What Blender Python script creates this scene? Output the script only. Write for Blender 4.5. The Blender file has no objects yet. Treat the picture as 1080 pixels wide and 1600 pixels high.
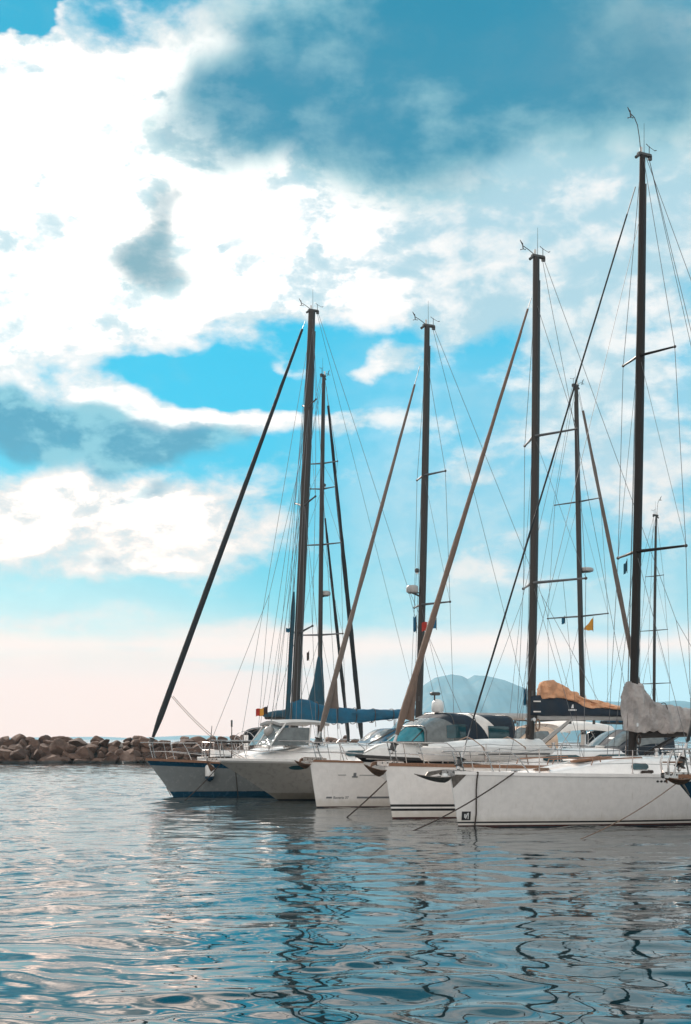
import bpy, bmesh, math, random
import numpy as np
from mathutils import Vector, Matrix, noise as mnoise

random.seed(7)
scene = bpy.context.scene
col = scene.collection
R = math.radians

# ------------------------------------------------------------------ camera
H, F, HOR, CX = 2.1, 2200.0, 1155.0, 540.0      # eye height, focal length in photo pixels, horizon row, centre column
cam = bpy.data.cameras.new("camera")
cam_o = bpy.data.objects.new("camera", cam)
col.objects.link(cam_o)
cam_o.location = (0, 0, H)
cam_o.rotation_euler = (R(90), 0, 0)
cam.sensor_fit = 'AUTO'
cam.sensor_width = 36.0
cam.lens = F / 1600 * 36.0
cam.shift_y = (HOR - 800) / 1600
cam.clip_start = 0.1
cam.clip_end = 40000
scene.camera = cam_o

# ------------------------------------------------------------------ exposure
vs = scene.view_settings
scene.display_settings.display_device = 'sRGB'
vs.view_transform = 'Standard'
vs.look = 'None'
vs.gamma = 1
vs.use_curve_mapping = False
vs.exposure = 0.3

# ------------------------------------------------------------------ sun
SUN_AZ, SUN_EL = -30.0, 30.0
sd = Vector((math.sin(R(SUN_AZ)) * math.cos(R(SUN_EL)), math.cos(R(SUN_AZ)) * math.cos(R(SUN_EL)), math.sin(R(SUN_EL))))
sun = bpy.data.lights.new("sun", 'SUN')
sun.energy = 5.0
sun.angle = R(3)
sun.color = (1.0, 0.86, 0.74)
sun_o = bpy.data.objects.new("sun", sun)
sun_o.rotation_euler = sd.to_track_quat('Z', 'Y').to_euler()
sun_o.location = (-60, 90, 80)
col.objects.link(sun_o)

# ------------------------------------------------------------------ world
world = bpy.data.worlds.new("World")
scene.world = world
world.use_nodes = True
wt = world.node_tree
for n in list(wt.nodes):
    wt.nodes.remove(n)


class NT:
    """small helper to write node maths"""
    def __init__(s, t):
        s.t = t

    def new(s, typ, **kw):
        n = s.t.nodes.new(typ)
        for k, v in kw.items():
            setattr(n, k, v)
        return n

    def put(s, sock, v):
        if isinstance(v, bpy.types.NodeSocket):
            s.t.links.new(v, sock)
        elif v is not None:
            sock.default_value = v

    def m(s, op, a, b=None, c=None, clamp=False):
        n = s.new('ShaderNodeMath', operation=op, use_clamp=clamp)
        s.put(n.inputs[0], a)
        s.put(n.inputs[1], b)
        if c is not None:
            s.put(n.inputs[2], c)
        return n.outputs[0]

    def vm(s, op, a, b=None, scale=None):
        n = s.new('ShaderNodeVectorMath', operation=op)
        s.put(n.inputs[0], a)
        if b is not None:
            s.put(n.inputs[1], b)
        if scale is not None:
            s.put(n.inputs['Scale'], scale)
        return n.outputs['Value'] if op == 'LENGTH' else n.outputs[0]

    def ramp(s, v, a, b, lo=0.0, hi=1.0, smooth=True):
        n = s.new('ShaderNodeMapRange', clamp=True)
        n.interpolation_type = 'SMOOTHSTEP' if smooth else 'LINEAR'
        s.put(n.inputs[0], v)
        for i, x in zip((1, 2, 3, 4), (a, b, lo, hi)):
            s.put(n.inputs[i], x)
        return n.outputs[0]

    def mix(s, f, a, b, blend='MIX'):
        n = s.new('ShaderNodeMix', data_type='RGBA', blend_type=blend, clamp_factor=True)
        s.put(n.inputs[0], f)
        s.put(n.inputs[6], a if isinstance(a, bpy.types.NodeSocket) else (*a, 1))
        s.put(n.inputs[7], b if isinstance(b, bpy.types.NodeSocket) else (*b, 1))
        return n.outputs[2]

    def noise(s, vec, scale, detail=6, rough=0.55, dist=0.0, color=False, dim='3D'):
        n = s.new('ShaderNodeTexNoise', noise_dimensions=dim)
        s.put(n.inputs['Vector'], vec)
        n.inputs['Scale'].default_value = scale
        n.inputs['Detail'].default_value = detail
        n.inputs['Roughness'].default_value = rough
        n.inputs['Distortion'].default_value = dist
        return n.outputs['Color'] if color else n.outputs['Fac']


def srgb(r, g, b, k=1.0):
    def f(c):
        c /= 255
        return (c / 12.92 if c <= 0.04045 else ((c + 0.055) / 1.055) ** 2.4) * k
    return (f(r), f(g), f(b))


def ae(px, py):
    """azimuth and elevation of the sky seen at a photo pixel"""
    u, v = (px - CX) / F, (HOR - py) / F
    a = math.atan(u)
    return a, math.atan(v * math.cos(a))


w = NT(wt)
tc = w.new('ShaderNodeTexCoord')
sep = w.new('ShaderNodeSeparateXYZ')
wt.links.new(tc.outputs['Generated'], sep.inputs[0])
az = w.m('ARCTAN2', sep.outputs[0], sep.outputs[1])
el = w.m('ABSOLUTE', w.m('ARCSINE', sep.outputs[2]))
comb = w.new('ShaderNodeCombineXYZ')
wt.links.new(az, comb.inputs[0])
wt.links.new(el, comb.inputs[1])
P = comb.outputs[0]
Ps = w.vm('MULTIPLY', P, (1.0, 1.7, 1.0))
# billows bend the outlines of every cloud bank
warp1 = w.vm('SUBTRACT', w.noise(Ps, 7.0, 3, 0.5, color=True), (0.5, 0.5, 0.5))
warp2 = w.vm('SUBTRACT', w.noise(Ps, 20.0, 4, 0.5, color=True), (0.5, 0.5, 0.5))
PW = w.vm('ADD', w.vm('ADD', P, w.vm('MULTIPLY', warp1, (0.11, 0.06, 0))), w.vm('MULTIPLY', warp2, (0.05, 0.03, 0)))
PS = w.vm('ADD', P, w.vm('MULTIPLY', warp1, (0.07, 0.04, 0)))     # softer


def blob(px, py, rx, ry, rot=0, amp=1.0, inner=0.15, soft=False):
    a, e = ae(px, py)
    mp = w.new('ShaderNodeMapping', vector_type='TEXTURE')
    w.put(mp.inputs[0], PS if soft else PW)
    mp.inputs['Location'].default_value = (a, e, 0)
    mp.inputs['Rotation'].default_value = (0, 0, R(rot))
    mp.inputs['Scale'].default_value = (rx / F, ry / F, 1)
    d = w.vm('LENGTH', mp.outputs[0])
    return w.ramp(d, inner, 1.0, amp, 0.0)


def total(bs):
    acc = bs[0]
    for b in bs[1:]:
        acc = w.m('ADD', acc, b)
    return acc


fbm = w.noise(Ps, 16.0, 9, 0.6, 0.3)
fbm_big = w.noise(Ps, 5.5, 6, 0.55, 0.2)
fbm_fine = w.noise(w.vm('MULTIPLY', P, (1.0, 1.7, 1.0)), 30.0, 7, 0.56, 0.15)
rough_edge = w.m('ADD', w.m('MULTIPLY', w.m('SUBTRACT', fbm, 0.5), 1.5), w.m('MULTIPLY', w.m('SUBTRACT', fbm_fine, 0.5), 1.5))

# billow relief: a cloud is darker where more cloud stands between it and the light
off = (-0.035, 0.03, 0.0)
fbm_l = w.noise(w.vm('ADD', Ps, off), 16.0, 9, 0.6, 0.3)
fine_l = w.noise(w.vm('ADD', w.vm('MULTIPLY', P, (1.0, 1.7, 1.0)), (-0.012, 0.010, 0.0)), 30.0, 7, 0.56, 0.15)
relief = w.m('ADD', w.m('SUBTRACT', fbm_l, fbm), w.m('MULTIPLY', w.m('SUBTRACT', fine_l, fbm_fine), 0.7))

# clear air: a daylight Sky Texture graded to the photograph's cyan
sky = w.new('ShaderNodeTexSky', sky_type='NISHITA')
sky.sun_disc = False
sky.sun_elevation = R(SUN_EL)
sky.sun_rotation = R(SUN_AZ)
sky.air_density = 1.0
sky.dust_density = 0.6
sky.ozone_density = 1.5
nish = w.mix(1.0, w.vm('SCALE', sky.outputs[0], scale=0.09), (0.10, 0.95, 1.0), 'MULTIPLY')
e_of = lambda py: ae(CX, py)[1]
pale = w.mix(w.ramp(az, ae(150, 0)[0], ae(480, 0)[0]), srgb(222, 228, 228, 1.15), srgb(132, 210, 230))
clear = w.mix(w.ramp(el, e_of(985), e_of(830)), pale, w.mix(w.ramp(az, ae(120, 0)[0], ae(430, 0)[0]), srgb(128, 208, 228), srgb(66, 194, 230)))
clear = w.mix(w.ramp(el, e_of(850), e_of(640)), clear, srgb(0, 196, 240))
clear = w.mix(w.ramp(el, e_of(520), e_of(60)), clear, srgb(0, 160, 205))
clear = w.mix(0.25, clear, nish)
# SKYLAYERS
white_f = total([
    blob(20, 330, 420, 330, 0, 1.3, 0.3), blob(120, 130, 300, 150, 0, 0.8), blob(480, 420, 480, 160, 0, 1.25, 0.2),
    blob(820, 370, 480, 170, 10, 1.2, 0.2), blob(640, 230, 480, 200, 0, 1.0, 0.3), blob(1000, 200, 300, 220, 0, 1.0, 0.3), blob(400, 150, 260, 200, 0, 0.9, 0.3),
    blob(1010, 480, 220, 170, 0, 0.75), blob(700, 480, 300, 90, 0, 0.5),
    blob(330, 645, 330, 60, -8, 0.95), blob(560, 655, 160, 45, 5, 0.6), blob(590, 572, 120, 30, 4, 0.8), blob(430, 553, 60, 16, 0, 0.75),
    blob(90, 790, 330, 95, 6, 1.15, 0.25), blob(330, 830, 240, 85, 8, 0.75), blob(60, 880, 300, 60, 0, 0.6), blob(240, 905, 220, 40, 0, 0.5),
    blob(790, 640, 270, 150, 20, 0.62), blob(790, 860, 190, 80, 16, 0.72), blob(1020, 760, 180, 170, 0, 0.75), blob(720, 740, 120, 60, 0, 0.5),
    blob(970, 640, 240, 140, 0, 0.62), blob(60, 965, 280, 26, 0, 0.5), blob(420, 990, 420, 30, 0, 0.4), blob(560, 745, 150, 40, 0, 0.32), blob(650, 905, 250, 36, 10, 0.2),
    blob(900, 930, 260, 60, 0, 0.45),
])
gaps = total([
    blob(370, 588, 235, 52, -4, 1.3, 0.3), blob(520, 525, 170, 60, 0, 1.0, 0.2), blob(30, 5, 110, 32, 12, 2.0, 0.5), blob(480, 620, 120, 40, 0, 0.8),
    blob(190, 60, 60, 70, 0, 0.12), blob(810, 430, 90, 45, 30, 0.75), blob(900, 400, 60, 30, 0, 0.5), blob(40, 110, 60, 40, 0, 0.3), blob(150, 90, 90, 40, -30, 0.2),
])
# away from the photographed part of the sky: broken cloud everywhere
outside = w.m('MAXIMUM', w.ramp(w.m('ABSOLUTE', az), 0.30, 0.55), w.ramp(el, 0.56, 0.75))
wf = w.m('ADD', w.m('SUBTRACT', white_f, gaps), w.m('MULTIPLY', rough_edge, 0.72))
wf = w.m('ADD', wf, w.m('MULTIPLY', outside, w.m('ADD', w.m('MULTIPLY', w.m('SUBTRACT', fbm_big, 0.5), 2.6), 0.62)))
right = w.ramp(az, ae(500, 0)[0], ae(800, 0)[0])
W = w.ramp(wf, 0.12, w.m('ADD', 0.86, w.m('MULTIPLY', right, w.ramp(el, e_of(560), e_of(640), 0.0, 0.22))))

dark_soft = total([
    blob(660, 130, 480, 190, -4, 1.15, 0.25, True), blob(590, 255, 240, 120, 0, 0.85, 0.2, True), blob(560, 40, 420, 140, 0, 0.7, 0.3, True), blob(950, 60, 380, 180, -8, 1.05, 0.4, True),
    blob(340, 205, 220, 130, 10, 0.95, 0.2, True), blob(1080, 230, 200, 80, 0, 0.45, 0.2, True),
])
streak = w.noise(w.vm('MULTIPLY', PS, (3.2, 1.5, 1.0)), 4.0, 5, 0.55)
light_rift = total([blob(470, 215, 42, 130, -14, 0.26, 0.0, True), blob(330, 60, 120, 60, -30, 0.25, 0.0, True), blob(760, 250, 200, 50, 12, 0.3, 0.0, True)])
dark_hard = total([
    blob(290, 215, 170, 75, 8, 0.95, 0.3), blob(420, 270, 110, 60, 20, 0.5),
    blob(90, 665, 330, 70, -4, 1.45, 0.4), blob(290, 695, 170, 45, 8, 0.7), blob(225, 765, 80, 20, 4, 0.9), blob(120, 890, 60, 12, 0, 0.6),
    blob(560, 290, 130, 45, 5, 0.5), blob(90, 940, 300, 34, 0, 0.3), blob(20, 640, 120, 30, 0, 0.5), blob(300, 340, 26, 18, 0, 0.5), blob(375, 352, 24, 16, 30, 0.45), blob(400, 405, 50, 14, 0, 0.35), blob(130, 480, 40, 30, 0, 0.3), blob(40, 555, 80, 14, 0, 0.4), blob(10, 470, 26, 18, 0, 0.45),
])
small = total([blob(240, 405, 120, 78, -10, 1.12, 0.0, True), blob(200, 395, 70, 50, 0, 0.4, 0.0, True), blob(290, 420, 60, 45, 0, 0.35, 0.0, True), blob(245, 325, 62, 75, 10, 0.85, 0.0, True), blob(225, 290, 80, 60, 30, 0.35, 0.0, True), blob(330, 300, 90, 50, 0, 0.3, 0.0, True)])
small = w.m('ADD', small, w.m('MULTIPLY', rough_edge, 0.5))
small = w.m('ADD', small, w.m('MULTIPLY', w.m('SUBTRACT', fbm_fine, 0.5), 0.5))
df = w.m('SUBTRACT', w.m('MAXIMUM', small, w.m('MAXIMUM', w.m('ADD', w.m('MULTIPLY', dark_soft, 0.92), w.m('MULTIPLY', rough_edge, 0.15)), w.m('ADD', w.m('MULTIPLY', dark_hard, 0.9), w.m('MULTIPLY', rough_edge, 0.6)))), light_rift)
df = w.m('ADD', df, w.m('MULTIPLY', w.m('SUBTRACT', streak, 0.5), 0.8))
df = w.m('ADD', df, w.m('MULTIPLY', outside, w.m('MULTIPLY', w.m('SUBTRACT', fbm_big, 0.45), 1.1)))
D = w.ramp(df, -0.08, 1.3)

shade = w.ramp(w.m('SUBTRACT', w.m('ADD', w.m('MULTIPLY', fbm, 0.6), w.m('MULTIPLY', fbm_fine, 0.4)), w.m('MULTIPLY', right, 0.09)), 0.34, 0.55)
shade = w.m('MULTIPLY', shade, w.ramp(relief, 0.17, -0.03, 0.45, 1.0))
glow = w.ramp(w.vm('LENGTH', w.vm('SUBTRACT', P, (*ae(-200, 420), 0))), 0.42, 0.05)
# low cloud near the light is warmer
low = w.ramp(el, e_of(640), e_of(820))
leftside = w.ramp(az, ae(620, 0)[0], ae(250, 0)[0])
whitec = w.mix(shade, w.mix(glow, srgb(176, 212, 226), srgb(206, 230, 237)), srgb(255, 249, 246, 1.04))
whitec = w.mix(w.m('MULTIPLY', low, 0.85), whitec, w.mix(shade, w.mix(leftside, srgb(206, 222, 230), srgb(226, 226, 226)), srgb(255, 238, 229, 1.04)))
# the thick middle of the banks in front of the sun is far brighter than their feathered rims
core = w.m('MULTIPLY', w.ramp(wf, 0.72, 1.45), w.m('POWER', shade, 1.4))
core = w.m('MULTIPLY', core, w.m('MAXIMUM', glow, w.m('MULTIPLY', low, leftside)))
whitec = w.mix(core, whitec, w.mix(low, srgb(255, 230, 214, 4.2), srgb(255, 216, 192, 4.4)))
veil = w.m('MULTIPLY', w.m('MULTIPLY', w.ramp(az, ae(420, 0)[0], ae(760, 0)[0]), w.ramp(el, e_of(500), e_of(640))), w.ramp(fbm_big, 0.35, 0.6, 0.25, 0.66))
W = w.m('MAXIMUM', W, w.m('MULTIPLY', veil, w.ramp(w.m('ABSOLUTE', az), 0.5, 0.3)))
c1 = w.mix(W, clear, whitec)
tone = w.m('ADD', dark_soft, w.m('MULTIPLY', w.m('SUBTRACT', fbm_big, 0.5), 1.1))
tone = w.m('ADD', tone, w.m('MULTIPLY', w.m('SUBTRACT', streak, 0.5), 1.5))
tone = w.m('ADD', tone, w.m('MULTIPLY', relief, 1.1))
deep = w.mix(w.ramp(tone, 0.55, 1.95), srgb(152, 200, 210), srgb(12, 134, 168))
greyer = w.m('MULTIPLY', w.ramp(az, ae(780, 0)[0], ae(1030, 0)[0]), w.ramp(el, e_of(260), e_of(120)))
deep = w.mix(w.m('MULTIPLY', greyer, 0.7), deep, srgb(72, 138, 164))
billow = w.ramp(w.m('SUBTRACT', w.m('ADD', w.m('MULTIPLY', fbm, 0.5), w.m('MULTIPLY', fbm_big, 0.5)), w.m('MULTIPLY', relief, 0.6)), 0.38, 0.60)
deep = w.mix(w.ramp(el, e_of(520), e_of(620)), deep, w.mix(billow, srgb(72, 156, 186), srgb(138, 200, 216)))
deep = w.mix(w.ramp(small, 0.45, 1.0), deep, srgb(104, 160, 178))
c2 = w.mix(w.m('MULTIPLY', D, 0.97), c1, deep)
# horizon: peach at the left, paler to the right
peach = w.mix(w.ramp(az, ae(250, 0)[0], ae(980, 0)[0]), (1.5, 0.86, 0.66), srgb(200, 230, 240, 1.1))
hz = w.ramp(w.m('ADD', el, w.m('MULTIPLY', w.m('SUBTRACT', fbm_big, 0.5), 0.03)), e_of(925), e_of(1075))
lines = w.noise(w.vm('MULTIPLY', P, (2.2, 16.0, 1.0)), 4.0, 5, 0.5)
hz = w.m('MULTIPLY', hz, w.ramp(w.m('ADD', lines, w.ramp(el, e_of(1000), e_of(1120), 0.0, 0.3)), 0.38, 0.60, 0.45, 1.0))
band = w.ramp(w.m('ADD', w.m('ABSOLUTE', w.m('SUBTRACT', el, e_of(1010))), w.m('MULTIPLY', w.m('SUBTRACT', fbm_big, 0.5), 0.05)), 0.0, 0.018, 0.85, 0.0)
c3 = w.mix(w.m('MULTIPLY', hz, 0.94), c2, peach)
c3 = w.mix(w.m('MULTIPLY', band, w.ramp(w.m('ABSOLUTE', az), 0.35, 0.25)), c3, (1.35, 0.94, 0.79))
# unseen bright cloud added behind the camera to lift the near sides of the boats
c3 = w.mix(w.m('MULTIPLY', w.ramp(w.m('ABSOLUTE', az), 1.5, 2.1), 0.65), c3, srgb(255, 246, 238, 1.55))
# END SKYLAYERS
bg = w.new('ShaderNodeBackground')
wt.links.new(c3, bg.inputs[0])
bg.inputs[1].default_value = 0.83
wo = w.new('ShaderNodeOutputWorld')
wt.links.new(bg.outputs[0], wo.inputs[0])
world.cycles.sampling_method = 'MANUAL'
world.cycles.sample_map_resolution = 512
scene.cycles.volume_bounces = 1

# ------------------------------------------------------------------ materials
def mat(name, color, rough=0.5, metal=0.0, var=0.12, scale=6.0, bump=0.0, bscale=20.0, streak=False, coat=0.0, stretch=(1, 1, 1), detail=5, spec=0.5):
    """Principled surface with gentle procedural wear; bump in metres of relief"""
    m = bpy.data.materials.new(name)
    m.use_nodes = True
    t = m.node_tree
    b = t.nodes['Principled BSDF']
    w = NT(t)
    tc = w.new('ShaderNodeTexCoord')
    v = w.vm('MULTIPLY', tc.outputs['Object'], stretch)
    n = w.noise(v, scale, detail, 0.6)
    dark = tuple(c * (1 - var) for c in color)
    light = tuple(min(1, c * (1 + var * 0.6)) for c in color)
    c = w.mix(w.ramp(n, 0.32, 0.68), dark, light)
    if streak:      # rain streaks and grime running down
        s = w.noise(w.vm('MULTIPLY', tc.outputs['Object'], (9, 9, 0.7)), 2.0, 6, 0.6)
        c = w.mix(w.ramp(s, 0.56, 0.78, 0, 0.35), c, tuple(x * y for x, y in zip(color, (0.62, 0.58, 0.5))))
        # scum line and scuffs just above the water
        sx = w.new('ShaderNodeSeparateXYZ')
        t.links.new(tc.outputs['Object'], sx.inputs[0])
        hh = w.m('ADD', sx.outputs[2], w.m('MULTIPLY', w.noise(w.vm('MULTIPLY', tc.outputs['Object'], (3, 3, 1)), 1.5, 6, 0.65), -0.32))
        c = w.mix(w.ramp(hh, -0.08, 0.14, 0.38, 0.0), c, tuple(x * y for x, y in zip(color, (0.55, 0.50, 0.38))))
        sc = w.noise(w.vm('MULTIPLY', tc.outputs['Object'], (0.8, 0.8, 6)), 3.5, 8, 0.7)
        c = w.mix(w.ramp(sc, 0.62, 0.72, 0, 0.3), c, tuple(x * 0.68 for x in color))
    t.links.new(c, b.inputs['Base Color'])
    b.inputs['Metallic'].default_value = metal
    t.links.new(w.ramp(n, 0.3, 0.7, rough * 0.85, min(1, rough * 1.15)), b.inputs['Roughness'])
    b.inputs['Specular IOR Level'].default_value = spec
    b.inputs['Coat Weight'].default_value = coat
    if bump:
        bn = w.new('ShaderNodeBump')
        bn.inputs['Strength'].default_value = 1.0
        bn.inputs['Distance'].default_value = bump
        t.links.new(w.noise(v, bscale, 5, 0.6), bn.inputs['Height'])
        t.links.new(bn.outputs[0], b.inputs['Normal'])
    return m


M = dict(
    white=mat('gelcoat_white', (0.83, 0.80, 0.775), 0.22, streak=True, var=0.05, coat=0.3),
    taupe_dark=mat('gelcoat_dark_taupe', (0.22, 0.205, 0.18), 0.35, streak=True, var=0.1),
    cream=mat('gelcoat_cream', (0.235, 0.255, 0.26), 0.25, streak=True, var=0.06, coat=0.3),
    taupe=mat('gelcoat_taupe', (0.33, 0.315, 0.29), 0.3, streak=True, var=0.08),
    deck=mat('deck_white', (0.82, 0.79, 0.765), 0.55, var=0.08, scale=9),
    navy=mat('paint_navy', (0.010, 0.045, 0.085), 0.25, var=0.2, coat=0.3),
    blue=mat('paint_blue', (0.006, 0.055, 0.105), 0.25, var=0.2, coat=0.3),
    black=mat('paint_and_shadow_black', (0.012, 0.012, 0.014), 0.35, var=0.3),
    antifoul=mat('antifouling', (0.02, 0.03, 0.04), 0.7, var=0.4),
    antifoul_red=mat('antifouling_red', (0.06, 0.018, 0.014), 0.7, var=0.4),
    alu=mat('mast_aluminium', (0.032, 0.027, 0.025), 0.38, 0.35, var=0.15, scale=3, stretch=(1, 1, 0.15)),
    carbon=mat('mast_black', (0.012, 0.008, 0.007), 0.5, 0.0, var=0.3, spec=0.3),
    steel=mat('stainless_steel', (0.45, 0.43, 0.42), 0.25, 0.9, var=0.1),
    wire=mat('rigging_wire', (0.14, 0.14, 0.145), 0.4, 0.6, var=0.1),
    rope=mat('rope_dark', (0.055, 0.040, 0.034), 0.9, var=0.4, scale=60),
    rope_tan=mat('rope_tan', (0.22, 0.15, 0.11), 0.9, var=0.3, scale=60),
    sail=mat('sailcloth_beige', (0.165, 0.112, 0.086), 0.85, var=0.18, scale=4, bump=0.02, bscale=9),
    sail_grey=mat('sailcloth_grey', (0.155, 0.122, 0.105), 0.85, var=0.18, scale=4, bump=0.02, bscale=9),
    sail_dark=mat('sailcloth_dark', (0.012, 0.016, 0.020), 0.8, var=0.3, scale=4, bump=0.01, bscale=9),
    sail_backlit=mat('sailcloth_backlit', (0.62, 0.32, 0.18), 0.85, var=0.3, scale=3, bump=0.05, bscale=5),  # warm sun through the cloth is put into this orange base colour
    cover_blue=mat('canvas_blue', (0.006, 0.085, 0.155), 0.8, var=0.25, scale=2.5, bump=0.03, bscale=6),
    cover_teal=mat('canvas_teal', (0.010, 0.055, 0.085), 0.8, var=0.25, scale=2.5, bump=0.03, bscale=6),
    cover_navy=mat('canvas_navy', (0.008, 0.018, 0.032), 0.8, var=0.3, scale=3, bump=0.015, bscale=7),
    cover_grey=mat('canvas_grey', (0.36, 0.325, 0.31), 0.85, var=0.3, scale=3, bump=0.10, bscale=5.0),
    canvas_tan=mat('canvas_tan', (0.58, 0.42, 0.31), 0.85, var=0.2, scale=3, bump=0.02, bscale=6),
    canvas_white=mat('canvas_white', (0.72, 0.68, 0.64), 0.8, var=0.1, scale=3, bump=0.02, bscale=6),
    vinyl=mat('clear_vinyl', (0.13, 0.15, 0.155), 0.10, var=0.25, scale=4, bump=0.015, bscale=5),
    glass=mat('tinted_glass', (0.015, 0.06, 0.075), 0.06, var=0.3, scale=2),
    glass_teal=mat('windscreen_glass', (0.03, 0.22, 0.27), 0.06, var=0.3, scale=2),
    plastic=mat('plastic_grey', (0.34, 0.33, 0.32), 0.4, var=0.1),
    plastic_dark=mat('plastic_dark', (0.05, 0.048, 0.047), 0.45, var=0.2),
    plastic_white=mat('plastic_white', (0.70, 0.69, 0.67), 0.35, var=0.08),
    teak=mat('teak', (0.23, 0.115, 0.065), 0.6, var=0.3, scale=14, stretch=(0.3, 3, 3)),
    galv=mat('galvanised', (0.16, 0.14, 0.125), 0.55, 0.4, var=0.4, scale=12),
    rust=mat('rusty_iron', (0.15, 0.085, 0.055), 0.7, 0.2, var=0.5, scale=12),
    rubber=mat('hypalon_grey', (0.52, 0.50, 0.48), 0.6, var=0.1),
    red=mat('flag_red', (0.38, 0.03, 0.02), 0.8), yellow=mat('flag_yellow', (0.55, 0.25, 0.03), 0.8), flag_dark=mat('flag_black', (0.03, 0.02, 0.02), 0.8),
    flag_blue=mat('flag_blue', (0.02, 0.12, 0.22), 0.8), orange=mat('orange_fabric', (0.55, 0.16, 0.04), 0.8),
    concrete=mat('quay_concrete', (0.34, 0.31, 0.28), 0.9, var=0.25, scale=1.2, bump=0.01, bscale=15),
    mark=mat('lettering_grey', (0.16, 0.17, 0.18), 0.5), mark_white=mat('lettering_white', (0.7, 0.7, 0.7), 0.6),
)


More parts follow.
